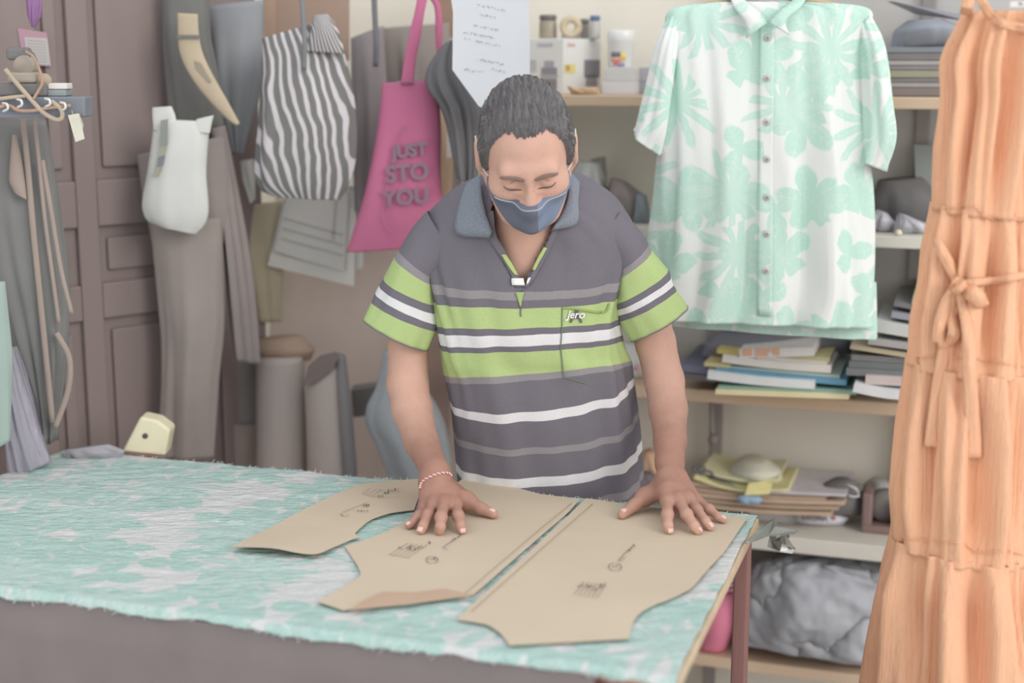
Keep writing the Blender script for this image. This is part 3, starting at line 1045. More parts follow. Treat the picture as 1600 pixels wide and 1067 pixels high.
mk.a = np.maximum(np.maximum(mk.a, top), np.maximum(bot, bk))
MV, MF = mk.nets()
Lm = (MV - HO) @ HB / HS
keep = None
mask = mesh('face_mask', MV, MF, m_mask, person, True, {'side': Lm[:, 0]})
mask['label'] = 'navy cotton face mask with pale stitching'
mbvh = BVHTree.FromPolygons([tuple(q) for q in MV], [tuple(int(i) for i in q) for q in MF])
m_pipe = M('pale mask edging', (176, 184, 192), 0.8)
edge = []
topy = np.interp(np.abs(Lm[:, 0]), [0, .012, .035, .06, .085], [-.026, -.028, -.034, -.032, -.025])
for x in np.linspace(-.067, .067, 45):
    sel = np.where((np.abs(Lm[:, 0] - x) < .0035) & (Lm[:, 1] > topy - .0045))[0]
    if len(sel): edge.append(MV[sel[np.argmax(Lm[sel, 2] + 1.2 * Lm[sel, 1])]])
if len(edge) > 8:
    edge = np.array(edge)
    for _ in range(3): edge[1:-1] = (edge[:-2] + 2 * edge[1:-1] + edge[2:]) / 4
    edge = edge + HB @ np.array([0, -.0006, .0008])
if len(edge) > 4: tube('edge_piping', edge, .0010, m_pipe, mask, 6)
m_loop = M('white ear loop', (214, 214, 214), 0.7)
for s in (-1, 1):
    pth = spline([hd(s * .070, -.030, .022), hd(s * .080, -.018, .012), hd(s * .086, .010, .004), hd(s * .089, .030, -.020), hd(s * .088, -.012, -.034), hd(s * .079, -.05, -.012), hd(s * .071, -.056, .020)], 30)
    tube('ear_loop', pth, .0016, m_loop, mask, 6)

# ---- polo shirt
navy, greyc, green, white = lin((116, 113, 122)), lin((146, 142, 146)), lin((176, 196, 136)), lin((220, 220, 223))


def stripe_mat(name, stops, s0, s1):
    g = NT(name, 0.9, 0.12)
    s = g.n('ShaderNodeAttribute', attribute_name='s').outputs['Fac']
    wob = g.m('MULTIPLY', g.m('SUBTRACT', g.noise(12, 2), .5), .012 * (s1 - s0))
    f = g.n('ShaderNodeMapRange', {'Value': g.m('ADD', s, wob), 'From Min': s0, 'From Max': s1}).outputs[0]
    cr_ = g.n('ShaderNodeValToRGB', {'Fac': f}); cr_.color_ramp.interpolation = 'CONSTANT'
    el = cr_.color_ramp.elements
    el[0].position = 0; el[0].color = stops[0][1] + (1,)
    el.remove(el[1])
    for p_, c_ in stops[1:]:
        e = el.new((p_ - s0) / (s1 - s0)); e.color = c_ + (1,)
    knit = g.noise(900, 2)
    g.bump(g.m('ADD', g.m('MULTIPLY', knit, .25), g.noise(30, 3)), .3, .004)
    heather = g.m('MULTIPLY', g.m('SUBTRACT', knit, .5), .5)
    hs = g.n('ShaderNodeHueSaturation', {'Color': cr_.outputs[0], 'Value': g.m('ADD', 1.0, heather)})
    return g.color(hs.outputs[0])


m_polo = stripe_mat('striped polo jersey', [(300, navy), (456, greyc), (468, navy), (481, green), (513, navy), (523, white), (539, navy), (547, green), (582, greyc), (593, navy),
                                            (640, white), (655, navy), (697, greyc), (709, navy), (745, white), (758, navy), (785, greyc), (796, navy)], 300, 840)
m_slv = stripe_mat('striped sleeve jersey', [(0, navy), (2, greyc), (3, green), (4, navy), (5, white), (6, navy), (7, green)], 0, 8)
m_navy = cloth('navy jersey', (118, 115, 124), .05, .3)
m_green = cloth('green jersey', (178, 198, 132), .05, .3)
m_white = cloth('white jersey', (236, 236, 238), .03, .3)
m_rib = M('slate blue collar rib', (132, 139, 150), .9, .12, 300, .35, 700, .1)

rings = [(775, 298, 878, 293, 2.475, .055, 322), (735, 304, 918, 299, 2.485, .066, 345), (695, 322, 955, 317, 2.50, .075, 372), (663, 350, 984, 345, 2.515, .082, 398),
         (656, 385, 992, 380, 2.525, .090, 425), (664, 430, 984, 424, 2.532, .098, 460), (676, 486, 972, 478, 2.54, .104, 497), (684, 522, 970, 510, 2.545, .107, 531),
         (690, 560, 975, 545, 2.555, .109, 565), (698, 592, 983, 567, 2.562, .110, 590), (704, 622, 988, 590, 2.57, .111, 648), (708, 664, 995, 642, 2.58, .111, 702),
         (712, 718, 1000, 692, 2.588, .109, 751), (715, 752, 1003, 738, 2.594, .108, 790), (718, 800, 1004, 785, 2.60, .106, 838)]
NS, NR = 128, 170


def polo_folds(a, v):
    fr = np.clip(np.sin(a), 0, 1)
    f = .0022 * np.sin(9 * a + 3 * v) * np.clip(v * 2 - .5, 0, 1) + .0016 * np.sin(17 * a + 9 * v)
    f = f + .006 * np.exp(-((a - 2.35 - .15 * v) / .10) ** 2) * np.clip(v * 3 - .4, 0, 1) * np.clip(3 - 3.2 * v, 0, 1)
    f = f + .006 * np.exp(-((a - .85 + .1 * v) / .12) ** 2) * np.clip(v * 3 - .4, 0, 1)
    f = f - .004 * np.exp(-((a - 1.9) / .07) ** 2) * np.clip(v * 4 - 1, 0, 1) * np.clip(2.2 - 3 * v, 0, 1)
    f = f + .008 * np.exp(-((a - 2.62 + .5 * (v - .35)) / .07) ** 2) * np.exp(-((v - .42) / .2) ** 2)
    f = f - .007 * np.exp(-((a - 2.48 + .5 * (v - .35)) / .06) ** 2) * np.exp(-((v - .42) / .2) ** 2)
    f = f + .006 * np.exp(-((a - .62 - .4 * (v - .35)) / .07) ** 2) * np.exp(-((v - .45) / .25) ** 2) - .006 * np.exp(-((a - .76 - .4 * (v - .35)) / .06) ** 2) * np.exp(-((v - .45) / .25) ** 2)
    f = f + .004 * np.exp(-((a - 1.15 - .2 * v) / .05) ** 2) * np.clip(v * 5 - .6, 0, 1) * np.clip(1.9 - 3.4 * v, 0, 1)
    f = f + .003 * np.sin(6 * a + 22 * v) * np.exp(-((v - .62) / .1) ** 2)
    return f


PV, PF, PA = loft(rings, NS, NR, polo_folds, .88, svals=[r[6] for r in rings], back=1.0)
full_bvh = BVHTree.FromPolygons([tuple(q) for q in PV], [tuple(q) for q in PF])
# open neck
px, py = proj(PV)
vpoly = [(770, 300), (766, 350), (800, 424), (819, 449), (829, 426), (868, 350), (882, 296)]


def inside(x, y, poly):
    c = False; j = len(poly) - 1
    for i in range(len(poly)):
        xi, yi = poly[i]; xj, yj = poly[j]
        if (yi > y) != (yj > y) and x < (xj - xi) * (y - yi) / (yj - yi) + xi: c = not c
        j = i
    return c


aa = PA['u'] * 2 * math.pi
keepf = []
for q in PF:
    cx, cy = np.mean(px[list(q)]), np.mean(py[list(q)])
    front = np.sin(aa[q[0]]) > .15
    if front and inside(cx, cy, vpoly): continue
    keepf.append(q)
polo = mesh('polo_shirt', PV, keepf, m_polo, person, True, PA, 'navy, green and white striped polo shirt')
solid(polo, .002)


def on_shirt(x, y, off=.003, fallback=2.44):
    h = cast(full_bvh, x, y, off)
    return h if h is not None else P(x, y, fallback)


def strip(name, left, right, mat, parent, off=.003, n=14, m=5, t=.0015, puff=0.0, label=None):
    """cloth strip between two picture-side outlines, laid on the shirt"""
    L, R = spline(left, n), spline(right, n); vv, ff = [], []
    for i in range(n):
        for j in range(m):
            q = L[i] + (R[i] - L[i]) * j / (m - 1)
            vv.append(on_shirt(q[0], q[1], off + puff * math.sin(math.pi * j / (m - 1))))
    for i in range(n - 1):
        for j in range(m - 1):
            k = i * m + j; ff.append((k, k + 1, k + m + 1, k + m))
    return solid(mesh(name, vv, ff, mat, parent, True, label=label), t)


# sleeves
slL = [(668, 330, 735, 420, 2.515, .05), (645, 356, 700, 425, 2.52, .056), (624, 390, 684, 434, 2.522, .058), (617, 402, 683, 445, 2.523, .058), (600, 436, 684, 475, 2.527, .058), (594, 447, 684, 488, 2.528, .058),
       (588, 458, 684, 504, 2.529, .058), (582, 470, 682, 514, 2.53, .058), (569, 497, 668, 545, 2.532, .058)]
slR = [(905, 395, 968, 328, 2.515, .05), (945, 402, 996, 356, 2.52, .056), (958, 425, 1012, 381, 2.522, .058), (957, 436, 1017, 392, 2.523, .058), (955, 474, 1043, 422, 2.527, .058), (958, 483, 1048, 431, 2.528, .058),
       (962, 491, 1051, 442, 2.529, .058), (966, 499, 1055, 451, 2.53, .058), (984, 530, 1073, 479, 2.532, .058)]
for k_, rr in enumerate((slL, slR)):
    v_, f_, a_ = loft(rr, 72, 60, lambda a, v: .0016 * np.sin(5 * a + 7 * v) * v + .001 * np.sin(11 * a + 3) * v, .92)
    s_ = solid(mesh('sleeve', v_, f_, m_slv, polo, True, a_), .002)
    hem = v_.reshape(60, 72, 3)[-1]
    tube('sleeve_hem', np.vstack([hem, hem[:1]]), .0016, m_navy, polo, 6)

# collar
m_inner = cloth('navy collar stand', (112, 110, 118))


def collar_flap(name, pts_in, pts_out, lift):
    A_, B_ = spline(pts_in, 16), spline(pts_out, 16); vv, ff = [], []
    for i in range(16):
        for j in range(8):
            t = j / 7
            q = A_[i] + (B_[i] - A_[i]) * t
            vv.append(P(q[0], q[1], q[2] - .012 * math.sin(math.pi * min(1, t * .9)) * lift))
    for i in range(15):
        for j in range(7):
            k = i * 8 + j; ff.append((k, k + 1, k + 9, k + 8))
    return solid(mesh(name, vv, ff, m_rib, polo, True), .0035)


def dsh(x, y, off=.006):
    h = cast(full_bvh, x, y, off)
    return (x, y, h[1]) if h is not None else (x, y, 2.46)


collar_flap('collar', [(752, 272, 2.50), (752, 300, 2.455), (758, 330, 2.425), (768, 362, 2.41)], [(728, 288, 2.50), dsh(718, 318), dsh(713, 364, .008), dsh(765, 372, .008)], 1)
collar_flap('collar', [(888, 268, 2.50), (890, 294, 2.455), (884, 322, 2.425), (868, 352, 2.41)], [(906, 284, 2.50), dsh(903, 315), dsh(901, 350, .008), dsh(862, 360, .008)], 1)
stand = [P(x, y, d) for x, y, d in ((768, 360, 2.425), (758, 325, 2.45), (756, 298, 2.49), (775, 280, 2.54), (825, 275, 2.56), (872, 276, 2.54), (887, 292, 2.49), (880, 320, 2.45), (868, 352, 2.425))]
sp0 = spline(stand, 40); vv = []; ff = []
for i, q in enumerate(sp0):
    for j in range(4):
        vv.append(q + np.array([0, .004 * j, -.011 * j]))
for i in range(39):
    for j in range(3):
        k = i * 4 + j; ff.append((k, k + 1, k + 5, k + 4))
solid(mesh('collar_stand', vv, ff, m_inner, polo), .003)
# placket turned open
strip('placket', [(761, 335), (765, 370), (778, 394), (797, 427), (806, 449)], [(772, 330), (776, 366), (789, 390), (806, 425), (819, 447)], m_navy, polo, .0035)
strip('placket_facing', [(783, 396), (792, 412), (803, 428)], [(790, 396), (801, 413), (810, 430)], m_green, polo, .0055, label='green facing inside the open placket')
strip('placket', [(874, 315), (865, 352), (851, 384), (831, 426), (818, 448)], [(884, 320), (873, 357), (859, 388), (838, 430), (823, 450)], m_navy, polo, .0035)
strip('placket_facing', [(849, 384), (840, 402), (832, 420)], [(854, 386), (845, 404), (836, 422)], m_green, polo, .0055, label='green facing inside the open placket')
strip('white_tab', [(799, 434), (799, 440), (800, 445)], [(818, 434), (819, 440), (820, 445)], m_white, polo, .006, 6, 4)
strip('white_tab', [(823, 444), (823, 439), (826, 433)], [(827, 440), (828, 437), (830, 433)], m_white, polo, .006, 6, 4)
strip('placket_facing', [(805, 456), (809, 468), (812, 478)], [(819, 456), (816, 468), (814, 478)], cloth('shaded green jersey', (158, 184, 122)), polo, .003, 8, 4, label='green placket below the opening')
sm = [on_shirt(x, y, .0025) for x, y in ((817, 452), (815, 470), (813, 488), (814, 494))]
tube('placket_seam', spline(sm, 14), .0011, m_navy, polo, 6)
# breast pocket
m_seam = cloth('dark green seam', (120, 136, 118))


def on_line(pts, off=.0026, n=40):
    return [on_shirt(x, y, off) for x, y in spline(pts, n)]


tube('pocket_seam', on_line([(878, 480), (877, 520), (876, 545), (880, 580), (881, 588)]), .0011, m_seam, polo, 6)
tube('pocket_seam', on_line([(881, 588), (892, 591), (904, 595), (914, 598)]), .0010, m_seam, polo, 6)
tube('pocket_top', on_line([(878, 480), (900, 482), (928, 487), (946, 486), (952, 474)], .003), .0018, cloth('pocket edge jersey', (150, 172, 112)), polo, 6)


def badge(cx, cy, off):
    def pl(x, y, z):
        q = on_shirt(cx + x, cy - y, off)
        return q + np.array([0, -z * .0006, 0])
    return pl


text_mesh('badge_letter', 'A', 30, cloth('navy embroidery', (106, 103, 112)), badge(899, 494, .0032), polo, .1, .6, .4)
text_mesh('badge_script', 'Jero', 17, m_white, badge(898, 491, .0044), polo, .3, .6, .25)

# ---- thread bracelet
m_red = cloth('red thread', (214, 128, 128)); m_wt = cloth('white thread twist', (236, 230, 230))
wc = W1 + np.array([0, .012, .010])
br = [cast(skin_bvh, x, y, .0012) for x, y in ((657, 763), (658, 757), (663, 750), (672, 745), (683, 741), (694, 739), (701, 740), (705, 744))]
br = [q for q in br if q is not None]
if len(br) > 3:
    pth = spline(br, 90)
    p_, t_, N_, B_ = frames(pth)
    for kk, mt in ((0, m_red), (math.pi, m_wt)):
        ang = np.linspace(0, 2 * math.pi * 12, 90) + kk
        hel = p_ + .0012 * (np.cos(ang)[:, None] * N_ + np.sin(ang)[:, None] * B_)
        tube('bracelet_strand', hel, .0011, mt, person, 5)

# ---- trousers and shoes, behind the table
m_trs = cloth('dark trousers', (112, 109, 112))
v_, f_, a_ = loft([(716, 728, 1000, 728, 2.605, .10), (716, 800, 1000, 800, 2.61, .10), (716, 900, 1002, 900, 2.62, .10)], 48, 16)
trs = mesh('trousers', v_, caps(f_, 48, 16), m_trs, person, True, None, 'dark trousers')
hipz = float(np.min(v_[:, 2]))
xm = float(np.mean(v_[:, 0]))
for s in (-1, 1):
    rr = np.array([.088, .075, .06, .055, .052])
    zz = np.linspace(hipz + .08, .07, 5)
    cc = np.array([[xm + s * (.075 + .01 * i / 4), 2.62 + .02 * i / 4, zz[i]] for i in range(5)])
    v2, f2 = tube_data(spline(cc, 24), np.interp(np.linspace(0, 4, 24), range(5), rr), 24)
    mesh('trouser_leg', v2, f2, m_trs, trs)
    ft = [(cc[-1][0], 2.67, .035), (cc[-1][0], 2.62, .045), (cc[-1][0] + s * .01, 2.55, .034), (cc[-1][0] + s * .015, 2.49, .026), (cc[-1][0] + s * .016, 2.455, .018)]
    v2, f2 = tube_data(spline(ft, 20), np.interp(np.linspace(0, 4, 20), range(5), [.03, .042, .034, .026, .016]), 16)
    mesh('shoe', v2, f2, M('dark shoe leather', (108, 104, 102), .5), person)
# ------------------------------------------------------------------ things hanging on the left
def hung(name, label, cat, left, right, d, h, rgb, fold=(7, .004), mat=None, expo=1.0, group=None, rows=40, nseg=56, dv=None, n=10):
    mt = mat or cloth(label, rgb)
    o = hang(name, left, right, d, h, mt, None, nseg, rows, ripples(fold[0], fold[1], len(label)) if fold else None, n, dv, None, expo)
    return tag(o, label, cat, group)


def part_hang(name, left, right, d, h, mat, parent, fold=(5, .003), rows=24, nseg=40, dv=None, expo=1.0, label=None):
    return hang(name, left, right, d, h, mat, parent, nseg, rows, ripples(fold[0], fold[1], len(left) + 3) if fold else None, 8, dv, label, expo)


def pslab(name, pts, d, t, mat, parent=None, label=None):
    return slab(name, [P(x, y, d) for x, y in pts], (0, t, 0), mat, parent, label=label)


# notice on the door
def on_door(x, y, n): return dpt(door_t(x), n, door_z(x, y))


note = thing('notice_sheet', 'pink-bordered printed notice pinned on the brown door', 'notice', on_door(62, 103, .018))
def door_slab(name, pts, n, t, mat): return slab(name, [on_door(x, y, n) for x, y in pts], dN * t, mat, note)
door_slab('pink_border', [(37, 44), (81, 51), (85, 104), (43, 101)], .017, .001, M('pink paper', (172, 140, 152), .8))
door_slab('white_sheet', [(46, 58), (81, 60), (83, 102), (49, 99)], .0185, .0008, M('grey white paper', (180, 176, 176), .8))
for k in range(8):
    y = 63 + 4.6 * k
    door_slab('printed_line', [(50, y), (78, y + 1.4), (78, y + 2.2), (50, y + .9)], .0197, .0003, M('grey print', (158, 152, 152)))

# metal arm with cords
m_bar = M('blue-grey painted metal', (122, 127, 136), .45, .06, 12, .1, 100, .4)
m_cord = M('beige cord', (178, 164, 146), .7, .08, 60); m_brown = M('brown cord', (172, 144, 126), .7, .08, 60)
m_tie = M('white plastic tie', (214, 214, 212), .5)
m_blk = M('black machine paint', (116, 115, 115), .5, .05)
RD = 2.52
arm_t = thing('metal_arm', 'blue-grey metal arm wrapped in beige cords at the left edge', 'metal arm', P(-60, 800, RD))
c = [P(-70, 186, RD), P(133, 183, RD), P(133, 183, RD) + [0, .05, 0], P(-70, 186, RD) + [0, .05, 0], P(-70, 150, RD), P(133, 151, RD), P(133, 151, RD) + [0, .05, 0], P(-70, 150, RD) + [0, .05, 0]]
hexa('bar', c, m_bar, arm_t, .003)
tube('post', [P(-66, 190, RD + .03), [P(-66, 190, RD + .03)[0], RD + .03, .0]], .016, m_bar, arm_t, 12)
for pts, mt, r in (([(8, 108), (26, 130), (48, 155), (68, 176), (88, 187), (97, 183), (95, 170), (80, 158)], m_cord, .0042), ([(-5, 168), (14, 165), (28, 172), (50, 173), (80, 168), (111, 165)], m_brown, .0033), ([(-5, 155), (20, 152), (40, 150)], m_cord, .0036),
                   ([(40, 80), (52, 88), (60, 105), (66, 128), (60, 142), (52, 155)], m_brown, .0028), ([(36, 78), (50, 82), (58, 96)], m_blk, .002)):
    tube('cord', spline([P(x, y, RD - .012) for x, y in pts], 40), r, mt, arm_t, 8)
for x, y in ((7, 167), (29, 161), (73, 160), (97, 166)):
    tube('cable_tie', spline([P(x - 3, y - 6, RD - .01), P(x + 4, y - 4, RD - .02), P(x + 5, y + 3, RD - .02), P(x - 2, y + 7, RD - .01)], 14), .0024, m_tie, arm_t, 6)
mot = thing('machine_motor', 'small black and beige motor sitting on the metal arm', 'motor', P(45, 151, RD + .02))
m_bei = M('beige enamel', (166, 157, 146), .5, .06)
obox('base', P(42, 140, RD + .025), .085, .05, .022, 0, m_blk, mot, .004)
obox('housing', P(40, 121, RD + .025), .05, .045, .019, 0, m_bei, mot, .005)
lathe('pulley', [(.0, -.014), (.017, -.014), (.019, -.008), (.012, 0), (.019, .008), (.017, .014), (0, .014)], P(40, 103, RD + .02), m_bei, mot, 20, 'Y')
obox('coil', P(30, 84, RD + .03), .04, .04, .022, .2, m_blk, mot, .006)
lathe('cap', [(0, -.012), (.011, -.012), (.013, 0), (.011, .012), (0, .012)], P(69, 126, RD + .02), M('tan knob', (176, 158, 140)), mot, 16, 'Y')
tag(obox('flat_box', P(92, 145, RD + .03), .036, .04, .011, 0, M('blue-grey tin', (142, 150, 152), .6), None, .002), 'small blue-grey flat tin lying on the metal arm', 'tin')
tag(obox('white_block', P(92, 134.5, RD + .03), .038, .035, .0105, 0, M('white foam', (214, 213, 208), .8), None, .002), 'white foam block on top of the flat tin', 'block')
tg = thing('hang_tag', 'crumpled cream cardboard tag hanging below the metal arm', 'tag', P(120, 222, RD - .01))
slab('card', [P(106, 180, RD - .012), P(123, 177, RD - .012), P(130, 195, RD - .016), P(129, 203, RD - .012), P(132, 217, RD - .012), P(118, 222, RD - .012)], (0, .002, 0), M('cream card', (206, 204, 190), .8, .08, 40), tg)
tube('string', [P(112, 172, RD - .008), P(114, 180, RD - .011)], .001, m_cord, tg, 5)
hung('mesh_pouch', 'purple mesh pouch hanging at the top left corner', 'pouch', [(40, -20), (42, 5), (45, 25), (50, 42)], [(64, -20), (64, 8), (61, 28), (54, 42)], 2.66, .012, (146, 112, 152), (9, .002))
# dark garments below the arm
gt = thing('dark_jacket', 'dark jacket with beige trim hanging under the metal arm', 'jacket', P(60, 690, 2.70))
part_hang('jacket_body', [(-40, 186), (-30, 300), (-10, 420), (20, 520), (45, 600), (72, 690)], [(72, 188), (88, 290), (98, 380), (105, 470), (100, 560), (84, 690)], 2.70, .045, cloth('charcoal suiting', (130, 130, 129)), gt, (9, .006), 50, 72)
m_trim = cloth('beige trim', (164, 150, 142))
for pts, r in (([(36, 186), (44, 270), (52, 360), (62, 460), (72, 560), (82, 660)], .006), ([(54, 188), (62, 262), (70, 340), (82, 430), (92, 505)], .004), ([(66, 250), (80, 330), (95, 420), (112, 490)], .0045), ([(88, 520), (108, 560), (106, 610), (86, 668)], .006)):
    tube('trim', spline([P(x, y, 2.648) for x, y in pts], 30), r, m_trim, gt, 8, .6)
part_hang('lapel', [(20, 210), (16, 250), (14, 282), (22, 300)], [(26, 212), (34, 250), (40, 290), (42, 312)], 2.645, .012, m_trim, gt, None)
hung('grey_green_cloth', 'pale grey-green cloth edge at the far left margin', 'cloth', [(-40, 440), (-40, 560), (-40, 720)], [(8, 440), (16, 560), (14, 690)], 2.5, .02, (156, 172, 166), (4, .003))
gpl = NT('thin lavender plastic', .25, .5)
gpl.b.inputs['Alpha'].default_value = .72
gpl.bump(gpl.noise(40, 4, gpl.scaled((2, 2, .4))), .6, .01)
m_plastic_l = gpl.color(lin((182, 178, 192)))
hung('plastic_bag', 'translucent lavender plastic bag gathered beside the dark jacket', 'bag', [(12, 545), (14, 600), (12, 660), (14, 745)], [(22, 545), (40, 610), (58, 670), (78, 722)], 2.62, .05, None, (11, .006), m_plastic_l)

# dark jacket and strap in front of the door
hung('dark_coat', 'dark grey coat hanging on the door behind the white pouch', 'coat', [(252, -20), (256, 60), (262, 130), (268, 200)], [(325, -20), (330, 60), (345, 130), (352, 200)], 3.06, .03, (117, 117, 115), (5, .004))
st_ = thing('leather_strap', 'curved tan strap hanging over the dark coat', 'strap', P(370, 195, 2.98))
m_tan = M('tan leather', (182, 168, 146), .6, .07, 12)
part_hang('strap_body', [(277, 20), (278, 60), (281, 88), (298, 122), (326, 158), (352, 184), (368, 196)], [(309, 22), (311, 56), (317, 86), (334, 120), (354, 154), (368, 180), (375, 193)], 2.97, .008, m_tan, st_, None, 40)
pslab('strap_slot', [(303, 95), (313, 98), (330, 128), (326, 130), (306, 108)], 2.9605, .0015, M('dark slot', (150, 142, 128)), st_)
pslab('strap_band', [(276, 55), (313, 55), (313, 60), (276, 60)], 2.959, .003, m_blk, st_, 'dark band across the strap')
hung('blue_grey_cloth', 'blue-grey cloth hanging to the left of the striped bag', 'cloth', [(322, 10), (330, 80), (338, 150), (350, 195), (364, 240)], [(412, 0), (408, 80), (402, 150), (390, 195), (378, 240)], 3.14, .03, (146, 149, 153), (5, .005))
pouch = thing('cotton_pouch', 'white cotton pouch with a grey printed strip on the door', 'pouch', P(275, 366, 2.93))
m_cot = cloth('white cotton canvas', (206, 207, 204))
part_hang('pouch_body', [(240, 186), (238, 210), (230, 265), (220, 320), (225, 342), (240, 350)], [(328, 190), (326, 215), (322, 265), (326, 320), (325, 345), (306, 366)], 2.93, .03, m_cot, pouch, (4, .003), 44, 60)
part_hang('handle', [(238, 168), (238, 182), (240, 204)], [(268, 166), (274, 180), (277, 204)], 2.92, lambda t: .007, m_cot, pouch, None, expo=.7)
part_hang('handle', [(308, 186), (302, 194), (297, 206)], [(334, 180), (331, 192), (328, 208)], 2.92, lambda t: .007, m_cot, pouch, None, expo=.7)
for q, cc in (([(251, 188), (262, 186), (261, 226), (249, 230)], (142, 147, 142)), ([(249, 230), (260, 226), (256, 244), (248, 246)], (160, 158, 148)), ([(247, 246), (257, 243), (254, 258), (245, 262)], (124, 128, 136)), ([(245, 262), (253, 259), (246, 276), (239, 272)], (158, 155, 140))):
    pslab('printed_strip', q, 2.894, .004, M('print %d' % cc[0], cc), pouch)

tr = thing('taupe_trousers', 'taupe trousers hanging full length in front of the door', 'trousers', P(300, 714, 3.02))
m_tau = cloth('taupe twill', (155, 146, 142)); m_tau2 = cloth('mauve twill', (148, 139, 137))
part_hang('waist', [(214, 242), (222, 300), (234, 350), (240, 380)], [(350, 212), (360, 280), (362, 340), (352, 380)], 3.02, .03, m_tau2, tr, (5, .004), 30, 56)
part_hang('trouser_leg', [(234, 340), (244, 430), (254, 520), (254, 600), (250, 660), (247, 714)], [(346, 340), (350, 420), (352, 500), (342, 590), (338, 650), (334, 714)], 3.0, .04, m_tau, tr, (5, .006), 50, 64)
part_hang('trouser_leg', [(330, 200), (342, 300), (352, 400), (358, 480), (366, 560)], [(352, 196), (368, 280), (386, 390), (398, 490), (403, 568)], 3.04, .03, m_tau2, tr, (6, .005), 50, 56)
hung('khaki_cloth', 'khaki cloth panel hanging left of the paper sheets', 'cloth', [(366, 320), (374, 370), (388, 430), (402, 502)], [(452, 315), (448, 370), (442, 430), (440, 502)], 3.26, .03, (182, 172, 150), (4, .004))
hung('white_rag', 'small white rag showing left of the striped bag', 'rag', [(374, 252), (380, 285), (392, 318)], [(396, 248), (397, 280), (398, 312)], 3.16, .015, (204, 204, 198), (4, .003))

# striped bag
g = NT('grey and white striped cotton', .92, .1)
uu = g.n('ShaderNodeAttribute', attribute_name='u').outputs['Fac']; ss = g.n('ShaderNodeAttribute', attribute_name='s').outputs['Fac']
q = g.m('ADD', g.m('MULTIPLY', g.m('COSINE', g.m('MULTIPLY', uu, 6.2832)), 4.6), g.m('MULTIPLY', ss, -.42))
q = g.m('ADD', q, g.m('MULTIPLY', g.m('SUBTRACT', g.noise(9, 2), .5), 2.2))
sn = g.m('SINE', g.m('MULTIPLY', q, 6.2832))
fq = g.n('ShaderNodeMapRange', {'Value': sn, 'From Min': .05, 'From Max': .55}).outputs[0]
m_bagst = g.color(g.mix(fq, lin((122, 122, 120)), lin((205, 200, 204))))
bag = thing('striped_bag', 'dark grey bag with wavy white stripes hanging left of the tote', 'bag', P(480, 315, 3.0))
part_hang('bag_body', [(410, 60), (408, 110), (404, 190), (399, 250), (402, 290), (424, 306)], [(520, 30), (540, 84), (554, 150), (558, 220), (552, 275), (530, 312)], 3.0, .05, m_bagst, bag, (6, .006), 60, 90)
part_hang('bag_ear', [(490, 24), (486, 50), (478, 80)], [(512, 22), (528, 50), (538, 84)], 2.96, .018, m_bagst, bag, (4, .002))
tube('strap', spline([P(470, -20, 2.95), P(474, 30, 2.94), P(476, 70, 2.935), P(475, 110, 2.94)], 16), .005, cloth('dark strap', (128, 132, 134)), bag, 8, .5)
brd = thing('brown_board', 'brown wooden board standing behind the striped bag', 'board', P(470, 70, 3.32))
m_brb = M('brown board', (166, 144, 130), .7, .06, 12, stretch=(1, 1, .2))
pslab('board_face', [(428, -30), (545, -30), (545, 95), (428, 95)], 3.32, .015, m_brb, brd)
pslab('board_edge', [(410, -30), (431, -30), (431, 95), (412, 95)], 3.31, .03, M('lighter board edge', (176, 152, 136), .7), brd)
hung('mauve_garment', 'mauve grey garment hanging between striped bag and tote', 'garment', [(548, 60), (548, 150), (552, 240), (556, 330)], [(600, 40), (604, 140), (598, 240), (590, 330)], 3.22, .035, (146, 140, 142), (6, .006))
hung('brown_garment', 'greyish brown garment hanging behind the tote handles', 'garment', [(596, 44), (600, 120), (606, 200)], [(702, 36), (706, 120), (700, 200)], 3.3, .03, (146, 139, 134), (7, .006))
tube_o = tube('lanyard', spline([P(584, -20, 3.12), P(586, 30, 3.12), P(588, 70, 3.115), P(587, 104, 3.12)], 14), .006, cloth('dark cord', (126, 126, 130)))
tag(tube_o, 'dark flat lanyard hanging left of the magenta tote', 'lanyard')

# paper sheets
m_pp = M('off-white paper', (218, 216, 210), .8, .03); m_pp2 = M('grey paper', (204, 203, 199), .8, .03); m_pl = M('pencil print', (176, 173, 168))
sh = thing('pinned_papers', 'off-white paper sheets pinned below the striped bag', 'papers', P(490, 447, 3.2))
for k, (pts, d, mt) in enumerate((([(452, 296), (566, 290), (568, 418), (540, 425), (440, 400)], 3.235, m_pp2), ([(446, 300), (558, 296), (553, 447), (418, 415)], 3.225, m_pp), ([(450, 298), (545, 302), (538, 424), (428, 392)], 3.215, m_pp2))):
    q = [P(x, y, d) for x, y in pts]
    slab('paper_sheet', q, (0, .003, 0), mt, sh)
for k in range(3):
    pslab('printed_line', [(440 + 2 * k, 372 - 16 * k), (536, 398 - 16 * k), (536, 400 - 16 * k), (440 + 2 * k, 374 - 16 * k)], 3.2135, .001, m_pl, sh)
pslab('printed_line', [(524, 312), (527, 312), (522, 375), (519, 375)], 3.2135, .001, m_pl, sh)

